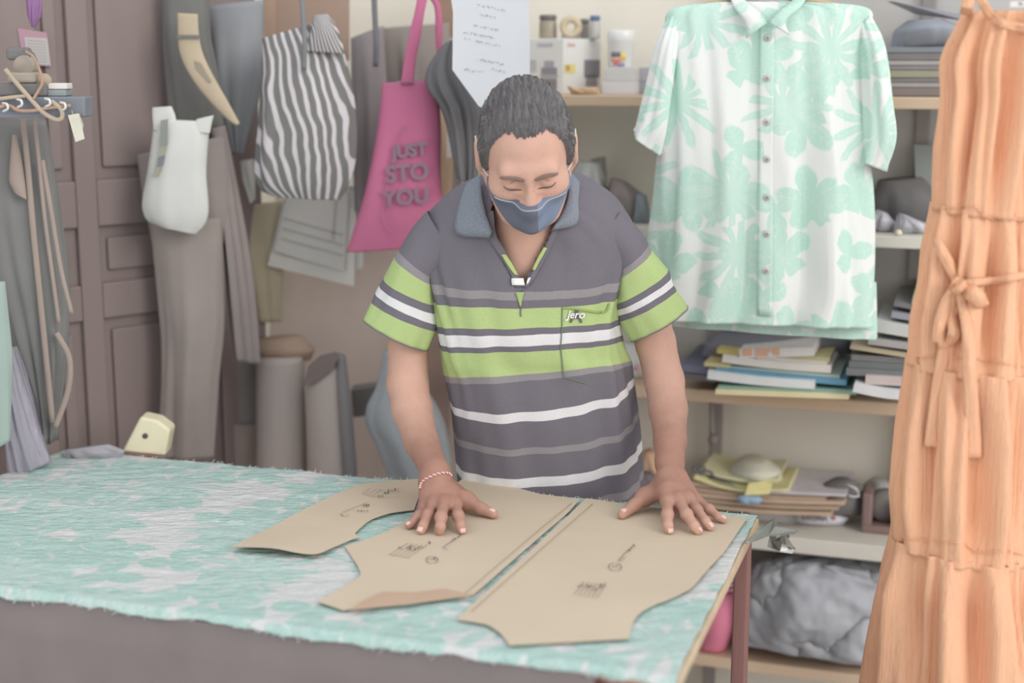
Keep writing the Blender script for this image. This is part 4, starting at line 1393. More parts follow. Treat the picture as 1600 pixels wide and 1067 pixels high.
# magenta tote
g = NT('magenta canvas', .92, .1)
g.bump(g.noise(600, 2), .2, .001)
m_mag = g.color(g.mix(g.noise(5, 2), lin((186, 110, 144)), lin((202, 120, 150))))
m_gp = M('dark grey print ink', (142, 120, 136), .8)
tote = thing('magenta_tote', 'magenta tote bag with grey lettering behind the man', 'bag', P(620, 392, 3.02))
part_hang('tote_body', [(597, 130), (594, 175), (584, 240), (568, 310), (552, 360), (541, 394)], [(676, 124), (690, 170), (688, 240), (690, 310), (690, 350), (660, 386)], 3.02, .03, m_mag, tote, (3, .003), 50, 64)
part_hang('handle', [(654, -20), (650, 10), (640, 50), (632, 90), (626, 132)], [(672, -20), (664, 14), (658, 54), (650, 92), (646, 132)], 3.0, .006, m_mag, tote, None)
part_hang('handle', [(662, -16), (680, 12), (680, 50), (682, 90)], [(674, -20), (690, 12), (692, 50), (688, 92)], 3.03, .006, m_mag, tote, None)
rt = math.radians(-6)


def tote_pt(cx, cy):
    def pl(x, y, z):
        return P(cx + x * math.cos(rt) - y * math.sin(rt) * -1, cy - y + x * math.sin(rt), 2.9835 - z * .0012)
    return pl


for tx, cx, cy, sz in (('JUST', 640, 236, 27), ('STO', 636, 271, 36), ('YOU', 634, 309, 34)):
    text_mesh('printed_word', tx, sz, m_gp, tote_pt(cx, cy), tote, .05, .25, 1.3)
arc = [(632, 196), (622, 214), (612, 250), (604, 300), (602, 335), (610, 355), (622, 362)]
tube('printed_arc', spline([P(x, y, 2.984) for x, y in arc], 30), .0022, M('lilac print ink', (164, 122, 152)), tote, 6, .4)
tube('tape_trim', spline([P(x, y, 2.983) for x, y in ((606, 134), (622, 128), (640, 127), (655, 132), (672, 130))], 16), .003, M('lilac tape', (164, 128, 154)), tote, 6, .4)

# pattern cards, jacket, white sheet
m_tanp = M('tan pattern card', (214, 192, 168), .8, .05); m_tanp2 = M('brown pattern card', (190, 160, 138), .8, .05); m_wh = M('white card', (224, 226, 224), .8, .03)
for lab, pts, d, mt in (('narrow tan pattern card hanging right of the tote', [(676, 150), (686, 150), (681, 335), (668, 335)], 3.12, m_tanp),
                        ('wide tan pattern card hanging under the black jacket', [(688, 150), (714, 150), (704, 330), (684, 330)], 3.14, m_tanp),
                        ('small orange-brown card peeking out beside the tote', [(668, 184), (678, 180), (676, 250), (669, 250)], 3.1, m_tanp2),
                        ('white card strip hanging under the black jacket', [(699, 178), (709, 180), (711, 246), (698, 246)], 3.1, m_wh),
                        ('grey pattern card behind the black jacket', [(706, 230), (728, 230), (724, 335), (700, 335)], 3.16, M('grey card', (164, 158, 152), .8)),
                        ('white and tan card hanging beside the man\'s collar', [(741, 160), (752, 165), (742, 250), (730, 300), (718, 300), (734, 230)], 3.06, m_wh),
                        ('tan pattern card behind the man\'s ear', [(752, 150), (762, 150), (755, 340), (735, 340)], 3.1, m_tanp)):
    tag(pslab('pattern_card', pts, d, .004, mt), lab, 'card', 'pattern cards hanging by the shelf')
tag(pslab('wall_post', [(680, -30), (708, -30), (712, 60), (690, 60)], 3.33, .03, M('dark brown post', (152, 128, 114), .7)), 'short dark brown post above the black jacket', 'post')
hung('black_jacket', 'black jacket bunched on a hook left of the white sheet', 'jacket', [(692, 70), (672, 98), (666, 120), (672, 142), (690, 165), (704, 200), (712, 240), (722, 282)], [(712, 60), (716, 100), (724, 122), (738, 150), (746, 180), (744, 215), (742, 250), (736, 286)], 2.98, .05, (121, 120, 122), (7, .014), rows=60, nseg=80)
ws = thing('white_paper', 'large white sheet with faint handwriting hanging behind the head', 'paper', P(766, 175, 2.84))
slab('sheet', [P(x, y, 2.84) for x, y in ((702, -25), (708, 20), (710, 60), (707, 109), (748, 166), (790, 182), (828, 176), (828, 60), (826, -25))], (0, .0012, 0), M('bright white paper', (202, 206, 212), .7, .015), ws,
     wave=lambda c_: (0, .012 * math.sin(c_.x * 14 + 1), 0), sub=5)
parts = []
for k, (x, y, n_) in enumerate(((745, 8, 10), (748, 22, 6), (740, 40, 9), (735, 52, 8), (724, 50, 2), (742, 64, 9), (726, 60, 2), (744, 92, 10), (725, 108, 7), (768, 108, 5))):
    for j in range(n_):
        a = (x + 4.6 * j, y + .9 * j)
        pl = [P(a[0] + random.uniform(0, 4), a[1] + random.uniform(-2, 2), 2.84 + .012 * math.sin((P(a[0], a[1], 2.84)[0]) * 14 + 1) - .0012) for _ in range(3)]
        parts.append(tube_data(pl, .0006, 4))
mesh('handwriting', *join_data(parts), M('faint ink', (176, 180, 186)), ws)

# ------------------------------------------------------------------ low things behind the table on the left
tag(pslab('cardboard_sheet', [(430, 300), (722, 290), (716, 900), (405, 900)], 3.40, .012, M('taupe cardboard', (206, 192, 184), .9, .04)), 'large taupe cardboard sheet leaning on the back wall', 'cardboard')
tag(pslab('wood_plank', [(664, 470), (700, 470), (704, 900), (672, 900)], 3.34, .02, M('reddish plank', (168, 144, 136), .7, .06, stretch=(1, 1, .1))), 'narrow reddish plank standing behind the man\'s arm', 'plank')
m_roll = M('brown paper roll', (190, 180, 175), .85, .05, 9, stretch=(1, 1, .15))
for lab, l, r, d in (('left upright roll of brown paper behind the table', [(400, 556), (400, 660), (402, 920)], [(474, 556), (478, 660), (480, 920)], 3.16), ('right upright roll of brown paper with a dark open end', [(476, 604), (480, 700), (484, 920)], [(540, 560), (548, 680), (556, 920)], 3.12)):
    t_ = thing('paper_roll', lab, 'paper roll', P((l[0][0] + r[0][0]) / 2, 925, d), 'rolls behind the table')
    part_hang('roll', l, r, d, lambda t: .05, m_roll, t_, None)
    tp = [(l[0][0] + 4, l[0][1] + 2), (r[0][0] - 4, r[0][1] + 2)]
    if 'dark' in lab: pslab('open_end', [(474, 604), (482, 572), (500, 556), (524, 550), (528, 562), (515, 582), (498, 594)], 3.064, .006, M('dark roll end', (132, 121, 118)), t_, 'dark open end')
hung('dark_roll', 'thin dark grey roll standing right of the paper rolls', 'roll', [(522, 552), (528, 640), (536, 740), (540, 920)], [(540, 556), (550, 640), (558, 740), (562, 920)], 3.09, .02, (140, 137, 139), None)
hung('brown_cushion', 'orange-brown cushion lying on top of the paper roll', 'cushion', [(404, 530), (398, 545), (402, 560)], [(470, 524), (490, 545), (484, 562)], 3.18, .05, (172, 150, 134), (3, .003))
tag(pslab('dark_crate', [(342, 560), (402, 560), (402, 668), (342, 668)], 3.2, .12, M('dark grey crate', (130, 127, 125), .8)), 'dark grey crate standing low behind the trousers', 'crate')
tag(pslab('brown_crate', [(336, 664), (402, 664), (402, 920), (336, 920)], 3.19, .14, M('brown crate', (150, 138, 132), .8)), 'brown crate under the dark grey crate', 'crate')
tag(pslab('small_dark_box', [(548, 610), (592, 604), (592, 648), (552, 652)], 3.18, .06, M('small dark box', (132, 128, 126), .8)), 'small dark box beside the man\'s forearm', 'box')
hung('blue_cloth', 'pale blue cloth heap behind the man\'s right arm', 'cloth', [(600, 548), (590, 600), (566, 650), (590, 700), (610, 760), (612, 900)], [(640, 545), (660, 600), (690, 650), (704, 700), (708, 760), (708, 900)], 3.1, .05, (176, 183, 188), (5, .006))
cm = thing('cream_housing', 'cream plastic block with a dark round hole at the table edge', 'machine part', PZ(228, 712, ZT + .004))
cq = [(190, 707), (259, 714), (266, 670), (218, 650)]
q = [PZ(190, 706, ZT + .006), PZ(259, 713, ZT + .006)]
d0 = q[0][1] - .004
v4 = [P(190, 706, d0), P(258, 713, d0), P(266, 672, d0), P(246, 657, d0), P(219, 651, d0)]
bevel(slab('block', v4, (0, .05, 0), M('cream plastic', (226, 219, 190), .5, .03), cm), .006, 3)
lathe('hole', [(0, -.002), (.0052, -.002), (.0055, .004), (0, .004)], P(227, 681, d0 - .001), M('dark hole', (96, 94, 98)), cm, 20, 'Y')
tube('red_edge', [P(191, 707.5, d0 - .001), P(225, 711, d0 - .001), P(258, 714.5, d0 - .001)], .0012, M('red edge', (176, 120, 116)), cm, 6)
hung('plastic_scrap', 'crumpled grey plastic scrap on the far edge of the table', 'scrap', [(104, 702), (98, 708), (104, 716)], [(170, 694), (196, 704), (188, 715)], 2.70, .012, (164, 162, 168), (7, .003))

# ------------------------------------------------------------------ things on the shelves
def RB(x, y, yr, z): # room x under a picture point, at height z
    p = PR(x, y, yr); return np.array([p[0], p[1], z])


def stand(label, name, cat, x0, x1, yt, yb, yr, dep, z, rgb, group=None, mat=None, bev=.002, turn=0, parent=None):
    """a box standing on a shelf: picture left/right, top, depth position, height from the shelf z"""
    a, b = RX(PR(x0, yb, yr))[0], RX(PR(x1, yb, yr))[0]
    h = (yb - yt) * np.linalg.norm(PR((x0 + x1) / 2, yb, yr) - [0, 0, EYE]) / FPX
    c_ = W((a + b) / 2, yr + dep / 2, z + h / 2)
    o = obox(name, c_, abs(b - a), dep, h, TH + turn, mat or M(label, rgb, .75, .04), parent, bev)
    if parent is None: tag(o, label, cat, group)
    return o


# top shelf
ctn = RX(PR(880, 143, 3.09)); bx = thing('printer_box', 'white printed cardboard box with appliance pictures on the top shelf', 'box', W(ctn[0], ctn[1], Z1))
k0 = np.array([ctn[0], ctn[1]]); dl_ = RX(PR(800, 143, 3.13))[:2] - k0; dr_ = RX(PR(938, 140, 3.20))[:2] - k0
BH = .122
m_bxw = M('white box card', (224, 225, 222), .7, .02)


def bp(u, v, z, o=0.0):
    """u along the left face, v along the right face"""
    q = k0 + dl_ * u + dr_ * v
    n_ = np.array([dl_[1], -dl_[0]]) if v == 0 else np.array([-dr_[1], dr_[0]])
    n_ = n_ / np.linalg.norm(n_)
    if n_ @ (dr_ if v == 0 else dl_) > 0: n_ = -n_
    q = q + n_ * o
    return W(q[0], q[1], Z1 + BH * z)


hexa('carton', [bp(1, 0, 0), bp(0, 0, 0), bp(0, 1, 0), W(*(k0 + dl_ + dr_), Z1), bp(1, 0, 1), bp(0, 0, 1), bp(0, 1, 1), W(*(k0 + dl_ + dr_), Z1 + BH)], m_bxw, bx, .002)


def bprint(face, a0, a1, z0, z1, rgb):
    q = [(a0, z0), (a1, z0), (a1, z1), (a0, z1)]
    pts = [bp(a, 0, z, .0006) if face == 'l' else bp(0, a, z, .0006) for a, z in q]
    n_ = (pts[1] - pts[0]); n_ = np.cross(n_, [0, 0, 1]); n_ /= np.linalg.norm(n_)
    if n_[1] > 0: n_ = -n_
    slab('printed_picture', pts, n_ * .0006, M('box print %d %d %d' % rgb, rgb, .7), bx)


for a in (('l', .12, .42, .36, .48, (150, 146, 156)), ('l', .18, .36, .48, .60, (172, 168, 176)), ('l', .12, .42, .08, .28, (148, 144, 152)), ('l', .16, .36, .14, .22, (206, 176, 170)), ('l', .10, .44, .30, .35, (176, 178, 178)), ('l', .52, .66, .04, .24, (158, 152, 156)), ('l', .2, .5, .86, .92, (190, 192, 196)),
          ('l', .52, .9, .4, .62, (196, 198, 198)), ('r', .02, .30, .38, .54, (226, 212, 130)), ('r', .06, .16, .42, .52, (208, 160, 140)), ('r', .55, .98, .30, .62, (140, 137, 144)), ('r', .60, .9, .14, .34, (156, 150, 152)), ('r', .1, .3, .86, .91, (214, 176, 176))):
    bprint(*a)
ztop = Z1 + BH


def jar(label, x, yr, z, r, h, rgb, lid=None, lidc=None, cat='jar'):
    p = PR(x, 100, yr); t_ = thing('jar', label, cat, (p[0], p[1], z), 'jars on the top shelf')
    lathe('jar_body', [(0, 0), (r * .95, 0), (r, .004), (r, h * .86), (r * .9, h * .93), (r * .86, h), (0, h)], (p[0], p[1], z), M(label, rgb, .35, .05, spec=.5), t_, 24)
    if lidc: lathe('lid', [(0, h), (r * .96, h), (r * .98, h + .008), (r * .9, h + .011), (0, h + .011)], (p[0], p[1], z), M(label + ' lid', lidc, .4), t_, 24)
    return t_


jar('brass-coloured tin with a dark lid on the printed box', 856, 3.15, ztop, .020, .042, (160, 150, 132), 1, (124, 120, 120))
jar('clear jar with a blue lid on the printed box', 929, 3.17, ztop, .012, .040, (184, 184, 180), 1, (110, 130, 160))
jar('dark small bottle beside the blue-lidded jar', 913, 3.20, ztop, .011, .034, (146, 141, 140), 1, (134, 130, 130))
rp = PR(892, 44, 3.14); rl = thing('tape_roll', 'cream tape roll with an oval hole standing on the printed box', 'tape roll', (rp[0], rp[1], ztop))
a_ = np.linspace(0, 2 * math.pi, 33)
tube('roll_ring', [np.array([rp[0], rp[1], ztop + .026]) + np.array([math.cos(t) * .017, 0, math.sin(t) * .017]) for t in a_], .0085, M('cream tape', (206, 192, 164), .5), rl, 10)
obox('roll_foot', (rp[0], rp[1] + .004, ztop + .006), .04, .02, .012, 0, M('brown holder', (150, 143, 138)), rl, .002)
stand('lower white carton under the plastic tub', 'white_carton', 'carton', 940, 992, 123, 143, 3.1, .1, Z1, (212, 212, 214))
hb = 20 * 3.2 / FPX
stand('upper white carton directly beneath the plastic tub', 'white_carton', 'carton', 944, 992, 101, 122, 3.1, .1, Z1 + hb * .99, (204, 204, 204))
stand('lower grey carton next to the white cartons', 'grey_carton', 'carton', 993, 1022, 123, 143, 3.14, .1, Z1, (164, 164, 172))
stand('upper grey carton next to the white cartons', 'grey_carton', 'carton', 993, 1022, 101, 122, 3.14, .1, Z1 + hb * .99, (172, 172, 178))
tp = PR(970, 100, 3.15); tz = Z1 + hb * 2.02
tub = thing('plastic_tub', 'white plastic tub with a colourful label on the cartons', 'tub', (tp[0], tp[1], tz))
lathe('tub_body', [(0, 0), (.026, 0), (.028, .003), (.0295, .054), (.031, .056), (.031, .078), (.028, .082), (0, .082)], (tp[0], tp[1], tz), M('white tub', (226, 228, 228), .25, .02, spec=.5), tub, 30)
def tubpt(an, z): return np.array([tp[0] + .0292 * math.sin(an), tp[1] - .0292 * math.cos(an), tz + z])
for a0, a1, z0, z1, cc in ((-.9, .2, .024, .034, (120, 124, 140)), (-.9, -.1, .013, .022, (226, 160, 130)), (-.7, .2, .005, .012, (214, 130, 130)), (-.1, .3, .016, .034, (230, 206, 120)), (-.3, .2, .003, .010, (140, 150, 190))):
    vv = [tubpt(a0 + (a1 - a0) * i / 8, z) for z in (z0, z1) for i in range(9)]
    solid(mesh('label_print', vv, [(i, i + 1, i + 10, i + 9) for i in range(8)], M('label %d%d' % (cc[0], cc[2]), cc, .5), tub), .0006)
hung('tan_paper_twist', 'crumpled tan paper lying in front of the printed box', 'paper', [(886, 130), (890, 137), (894, 143)], [(904, 132), (932, 132), (938, 143)], PR(910, 143, 3.06)[1], .02, (206, 180, 152), (5, .004))

# second shelf, beside the man's head
pY = PR(930, 345, 3.13)[1]
hung('clear_bag', 'crumpled translucent bag on the shelf beside the man\'s head', 'bag', [(905, 262), (888, 300), (880, 352)], [(938, 266), (948, 310), (950, 354)], pY, .05, None, (6, .006), M('cloudy plastic', (196, 198, 196), .3, .05, spec=.5))
hung('grey_bottle_bag', 'grey-green plastic packet standing behind the translucent bag', 'packet', [(922, 262), (920, 300), (918, 350)], [(946, 257), (948, 300), (950, 350)], pY + .07, .03, (164, 166, 160), (5, .003))
hung('mauve_cloth', 'mauve brown cloth heap on the shelf above the shoulder', 'cloth', [(954, 290), (946, 318), (940, 355)], [(980, 296), (1004, 318), (1010, 356)], pY - .02, .06, (152, 143, 142), (5, .005))
hung('blue_packet', 'small blue-grey packet next to the mint shirt', 'packet', [(992, 312), (990, 335), (988, 356)], [(1010, 314), (1014, 335), (1016, 357)], pY - .06, .025, (140, 150, 156), (4, .003))
# right top
yB = PR(1440, 76, 3.14)[1]
hung('folded_bundle', 'blue-grey folded cloth bundle on top of the book stack', 'bundle', [(1420, 32), (1398, 48), (1393, 76)], [(1470, 30), (1500, 44), (1510, 77)], yB, .09, (150, 155, 165), (6, .005))
tag(slab('plastic_sheet', [PR(1395, 2, 3.1), PR(1500, 22, 3.1), PR(1510, 32, 3.1), PR(1440, 22, 3.12)], (0, .05, .002), M('grey plastic sheet', (158, 158, 164), .4)), 'grey plastic sheet over the folded bundle', 'sheet')
bk = [((140, 146, 152), 'blue-grey', 77, 86), ((132, 130, 130), 'charcoal', 86, 97), ((172, 168, 166), 'pale grey', 97, 104), ((142, 140, 140), 'dark grey', 104, 111), ((160, 159, 140), 'olive', 111, 122), ((134, 131, 130), 'black-brown', 122, 129), ((170, 166, 166), 'whitish', 129, 136), ((142, 133, 130), 'brown', 136, 149)]
z = PR(1440, 149, 3.08)[2]; zz = Z1 + .0005
for cc, nm, y0, y1 in reversed(bk):
    h = (y1 - y0) * 3.1 / FPX
    a, b = RX(PR(1378 + random.uniform(-4, 6), 100, 3.08))[0], RX(PR(1520, 100, 3.08))[0]
    o = obox('book', W((a + b) / 2, 3.08 + .085, zz + h / 2), b - a, .17, h * .94, TH + random.uniform(-.03, .03), M('cover ' + nm, cc, .6, .05), None, .0015)
    tag(o, '%s book lying in the dim stack beside the mint shirt' % nm, 'book', 'books stacked on the top shelf'); zz += h
pc = PR(1462, 262, SB - .06)
tag(slab('pale_board', [PR(1428, 226, SB - .05), PR(1500, 226, SB - .05), PR(1500, 305, SB - .09), PR(1432, 305, SB - .09)], (0, .008, 0), M('pale board', (156, 162, 162), .8)), 'pale board leaning in the dark shelf beside the dress', 'board')
yB2 = PR(1410, 368, 3.12)[1]
hung('black_cloth_heap', 'black cloth heap at the back of the shelf beside the dress', 'cloth', [(1372, 296), (1362, 330), (1360, 366)], [(1440, 290), (1475, 320), (1480, 368)], yB2 + .07, .06, (119, 118, 119), (4, .006))
m_clr = M('glossy clear packet', (190, 190, 200), .2, .12, 40, .5, 60, .6, dist=.01)
hung('clear_packet', 'glossy lavender packet next to the hem of the mint sleeve', 'packet', [(1370, 336), (1356, 350), (1352, 369)], [(1386, 342), (1396, 356), (1402, 370)], yB2 - .01, .03, None, (6, .005), m_clr)
hung('clear_packet', 'twisted glossy packet with a cream end beside the dress', 'packet', [(1404, 340), (1400, 356), (1396, 371)], [(1418, 344), (1444, 356), (1466, 370)], yB2 - .04, .03, None, (6, .005), m_clr)
hung('cream_plug', 'tiny cream plug lying on the front of the upper right shelf', 'plug', [(1400, 362), (1398, 367), (1400, 371)], [(1407, 362), (1410, 367), (1407, 371)], yB2 - .09, .006, (226, 220, 196), None)


# paper piles on the third shelf
def leaf(label, x0, y0, x1, y1, th, rgb, yr=2.98, dep=.24, cat='folder', group='papers piled on the third shelf', name='paper_folder', bend=0.0, rot=0.0):
    """a flat folder: its front edge runs from (x0, y0) to (x1, y1), th is its picture thickness"""
    a, b = PR(x0, y0, yr), PR(x1, y1, yr + rot)
    t = th * 3.05 / FPX
    back = W(0, dep, 0) - W(0, 0, 0)
    vv = []; n_ = 9; m_ = 4
    for j in range(m_):
        for i in range(n_):
            s = i / (n_ - 1); p = a + (b - a) * s + back * (j / (m_ - 1)); p = p + np.array([0, 0, bend * math.sin(math.pi * s)])
            vv.append(p)
    ff = [(j * n_ + i, j * n_ + i + 1, (j + 1) * n_ + i + 1, (j + 1) * n_ + i) for j in range(m_ - 1) for i in range(n_ - 1)]
    o = solid(mesh(name, vv, ff, M('paper %d %d %d' % rgb, rgb, .7, .05, 20), None, False), t, 1.0)
    return tag(o, label, cat, group)


T3 = 'in the pile below the mint shirt'
leaf('pale yellow folder at the bottom of the pile below the mint shirt', 1118, 616, 1326, 624, 8, (236, 226, 186), 2.955)
leaf('sea-green folder second from the bottom below the mint shirt', 1122, 609, 1338, 617, 7, (150, 186, 174), 2.965)
leaf('thick white folder with a rounded edge below the mint shirt', 1105, 592, 1272, 608, 13, (232, 236, 238), 2.96, bend=-.003)
leaf('bright blue folder in the pile below the mint shirt', 1118, 583, 1322, 603, 9, (112, 160, 188), 2.975)
leaf('light aqua folder above the blue folder', 1128, 577, 1312, 592, 6, (196, 214, 208), 2.985)
leaf('white paper block above the light aqua folder', 1128, 566, 1298, 583, 12, (232, 229, 222), 2.98, bend=-.003, cat='paper', name='paper_block')
leaf('small yellow folder sticking out at the left of the pile', 1100, 572, 1140, 576, 6, (214, 202, 156), 2.98)
leaf('off-white envelope in the middle of the pile', 1184, 562, 1292, 571, 6, (224, 220, 212), 2.985, cat='envelope', name='envelope')
leaf('olive yellow folder near the top of the pile', 1160, 557, 1296, 566, 7, (204, 198, 156), 2.99)
leaf('mustard folder sticking out at the top left of the pile', 1120, 552, 1170, 556, 7, (212, 196, 130), 2.995)
top_ = leaf('white brochure with orange print on top of the pile', 1156, 560, 1272, 556, 14, (236, 232, 230), 2.975, .2, 'brochure', name='brochure')
for x0, x1, y0, y1 in ((1160, 1175, 545, 556), (1180, 1205, 544, 550), (1180, 1200, 551, 557), (1208, 1218, 543, 555)):
    slab('orange_print', [PR(x0, y1, 2.974), PR(x1, y1, 2.974), PR(x1, y0, 2.974), PR(x0, y0, 2.974)], (0, -.0008, 0), M('orange print', (232, 186, 158)), top_)
hung('dark_folded_cloth', 'dark slate folded cloth just under the shirt hem', 'cloth', [(1120, 520), (1100, 535), (1096, 556)], [(1290, 516), (1325, 530), (1330, 552)], PR(1200, 550, 3.12)[1], .08, (138, 138, 148), (5, .004))
leaf('dark blue folder lying left of the coloured pile', 1062, 580, 1112, 586, 12, (126, 128, 150), 3.0)
leaf('black folder lying under the dark blue folder', 1068, 592, 1118, 598, 10, (122, 120, 122), 3.0)
leaf('white sheet hanging over the shelf edge near the dress', 1332, 612, 1452, 626, 13, (226, 227, 230), 2.93, .2, 'paper', name='paper_sheet', bend=-.006)
leaf('pinkish white paper above the sheet near the dress', 1352, 600, 1456, 606, 14, (206, 192, 190), 2.95, .2, 'paper', name='paper_block')
leaf('dark green folder, lower one beside the dress', 1322, 586, 1456, 594, 11, (130, 134, 134), 2.96)
leaf('dark teal folder, upper one beside the dress', 1326, 574, 1458, 582, 10, (124, 128, 130), 2.965)
leaf('charcoal folder between teal and beige folders', 1330, 563, 1460, 571, 9, (140, 138, 140), 2.97)
leaf('beige folder in the pile beside the dress', 1328, 545, 1456, 565, 5, (190, 178, 152), 2.96)
leaf('light grey folder above the beige folder', 1356, 538, 1460, 552, 11, (178, 176, 178), 2.975)
leaf('white magazine block high in the pile beside the dress', 1366, 518, 1446, 532, 18, (206, 208, 206), 2.97, cat='magazine', name='magazine')
leaf('slate folder on top of the white magazine block', 1392, 496, 1452, 506, 9, (158, 158, 168), 2.98)
leaf('dark folder near the top of the pile beside the dress', 1396, 478, 1456, 490, 7, (126, 125, 128), 2.99)
leaf('dull yellow folder topmost in the pile beside the dress', 1424, 474, 1462, 482, 14, (174, 176, 142), 3.0)
hung('flower_packet', 'white packet with pink dots on the shelf behind the elbow', 'packet', [(972, 552), (970, 578), (968, 604)], [(1000, 556), (1008, 580), (1012, 606)], PR(990, 604, 3.1)[1], .03, (222, 222, 220), (5, .004))
tag(mesh('pink_ball', *tube_data([P(992, 573, PR(990, 604, 3.05)[1] - .02), P(996, 575, PR(990, 604, 3.05)[1] - .02)], .006, 10), M('pink dot', (216, 150, 180))), 'tiny pink ball on the white packet behind the elbow', 'ball')
kc = thing('key_cord', 'dark cord with a knob hanging under the third shelf', 'cord', PR(1113, 700, 3.1))
tube('cord', spline([PR(1112, 618, 3.1), PR(1112, 650, 3.1), PR(1113, 678, 3.1)], 10), .005, cloth('grey cord', (140, 134, 132)), kc, 8)
lathe('knob', [(0, -.014), (.008, -.012), (.012, 0), (.008, .012), (0, .014)], PR(1114, 687, 3.1), M('brown knob', (130, 118, 114), .5), kc, 16)

# fourth shelf
def leaf4(label, *a, **k):
    return leaf(label, *a, group='envelopes and papers on the fourth shelf', **k)


for i, (x0, y0, x1, y1, cc, lab) in enumerate(((1078, 790, 1300, 806, (196, 172, 150), 'brown envelope, lowest of the bowed pile on the fourth shelf'), (1076, 782, 1310, 797, (184, 162, 144), 'brown envelope, second lowest of the bowed pile'), (1074, 774, 1320, 789, (202, 178, 156), 'light brown envelope in the middle of the bowed pile'),
                                               (1076, 766, 1290, 782, (188, 166, 148), 'brown envelope, second from the top of the bowed pile'), (1078, 758, 1296, 776, (206, 184, 160), 'topmost brown envelope of the bowed pile'))):
    leaf4(lab, x0, y0, x1, y1, 6, cc, yr=3.055 + .004 * i, dep=.17, bend=-.006, cat='envelope', name='envelope')
leaf4('pale yellow paper curling on the brown envelopes', 1084, 748, 1232, 768, 5, (230, 226, 176), yr=3.06, dep=.18, bend=-.016, cat='paper', name='paper_sheet')
leaf4('cream paper sheet on top of the pale yellow paper', 1094, 738, 1216, 752, 4, (222, 220, 186), yr=3.08, dep=.17, bend=-.01, cat='paper', name='paper_sheet')
leaf4('white paper sheet lying right of the yellow paper', 1196, 770, 1322, 776, 4, (206, 205, 212), yr=3.06, dep=.19, cat='paper', name='paper_sheet')
tag(slab('yellow_note', [PR(1170, 756, 3.06), PR(1208, 754, 3.09), PR(1202, 772, 3.045), PR(1164, 774, 3.04)], (0, .002, .002), M('yellow note', (236, 228, 168), .7)), 'folded bright yellow note on the fourth shelf papers', 'note')
hung('round_hat', 'pale grey-green hat resting on the yellow paper', 'hat', [(1158, 718), (1142, 732), (1136, 750)], [(1196, 716), (1218, 730), (1224, 752)], PR(1180, 750, 3.14)[1], .07, (206, 207, 192), None)
sc0 = PR(1096, 735, 3.1); sg = thing('scissor_handles', 'dark scissors lying on the yellow paper by the wrist', 'scissors', sc0)
m_dk = M('dark plastic handle', (110, 110, 116), .5)
for cx, cy in ((1092, 732), (1104, 742)):
    tube('handle_ring', [PR(cx + 9 * math.cos(t), cy + 6 * math.sin(t), 3.08) for t in np.linspace(0, 6.283, 25)], .0035, m_dk, sg, 8)
tube('blade', [PR(1112, 744, 3.08), PR(1130, 752, 3.06), PR(1158, 764, 3.05)], [.005, .006, .001], m_dk, sg, 8, .4)
hung('black_clip', 'small black clip on the papers near the shelf wall', 'clip', [(1186, 726), (1184, 731), (1188, 736)], [(1208, 727), (1212, 732), (1208, 737)], PR(1200, 735, 3.16)[1], .008, (112, 111, 114), None)
hung('blue_scrap', 'blue scrap tucked between the brown envelopes', 'scrap', [(1156, 774), (1152, 780), (1158, 786)], [(1186, 775), (1192, 781), (1186, 787)], PR(1170, 785, 3.04)[1], .012, (150, 178, 200), (5, .002))
bb = thing('black_bag', 'black folded bag with a white curved mark on the fourth shelf', 'bag', PR(1300, 800, 3.13))
part_hang('bag_body', [(1300, 750), (1262, 772), (1250, 800)], [(1330, 748), (1348, 764), (1352, 802)], PR(1300, 800, 3.13)[1], .04, cloth('black nylon', (122, 120, 121)), bb, (4, .004))
dbb = PR(1300, 800, 3.13)[1] - .046
tube('white_mark', spline([P(1324, 757, dbb), P(1338, 764, dbb), P(1343, 776, dbb)], 14), np.interp(np.linspace(0, 1, 14), [0, .5, 1], [.001, .005, .002]), m_white, bb, 6, .4)
tube('white_mark', spline([P(1326, 774, dbb), P(1334, 776, dbb), P(1342, 775, dbb)], 10), .0035, m_white, bb, 6, .4)
stand('white paper packet lying under the brown envelopes', 'white_packet', 'packet', 1170, 1246, 797, 812, 3.12, .1, Z4, (222, 224, 226))
pk = thing('printed_packet', 'white printed packet with a red dot lying on the fourth shelf', 'packet', PR(1285, 822, 3.13))
dpk = PR(1285, 815, 3.13)[1]
part_hang('packet_body', [(1246, 803), (1240, 812), (1246, 822)], [(1310, 803), (1328, 813), (1318, 825)], dpk, .03, M('white foil', (216, 216, 222), .4, .03), pk, None)
text_mesh('packet_print', 'ERORA', 13, M('grey print ink', (104, 98, 106)), lambda x, y, z_: P(1273 + x, 815 - y + x * .05, dpk - .033 - z_ * .001), pk, 0, .5, .15)
lathe('red_dot', [(0, -.0008), (.0045, -.0008), (.0045, .0008), (0, .0008)], P(1303, 815, dpk - .0315), M('red dot', (206, 128, 128)), pk, 16, 'Y')
m_mar = M('maroon plastic', (142, 120, 117), .5, .05)
td = thing('tape_dispenser', 'maroon tape dispenser at the right end of the fourth shelf', 'tape dispenser', PR(1372, 830, 3.12))
ax0 = RX(PR(1345, 828, 3.1))[0]; ax1 = RX(PR(1408, 828, 3.1))[0]
rbox('base', ax0, ax1, 3.10, 3.19, Z4, Z4 + .018, m_mar, td, .004)
rbox('side_wall', ax0, ax0 + .022, 3.10, 3.19, Z4 + .016, Z4 + .09, m_mar, td, .005)
rbox('side_wall', ax1 - .012, ax1, 3.10, 3.19, Z4 + .016, Z4 + .075, m_mar, td, .005)
rc = W((ax0 + ax1) / 2 + .004, 3.145, Z4 + .055)
lathe('tape', [(.014, -.012), (.036, -.012), (.036, .012), (.014, .012)], rc, M('dark tape', (120, 116, 115), .4), td, 24, 'Y')
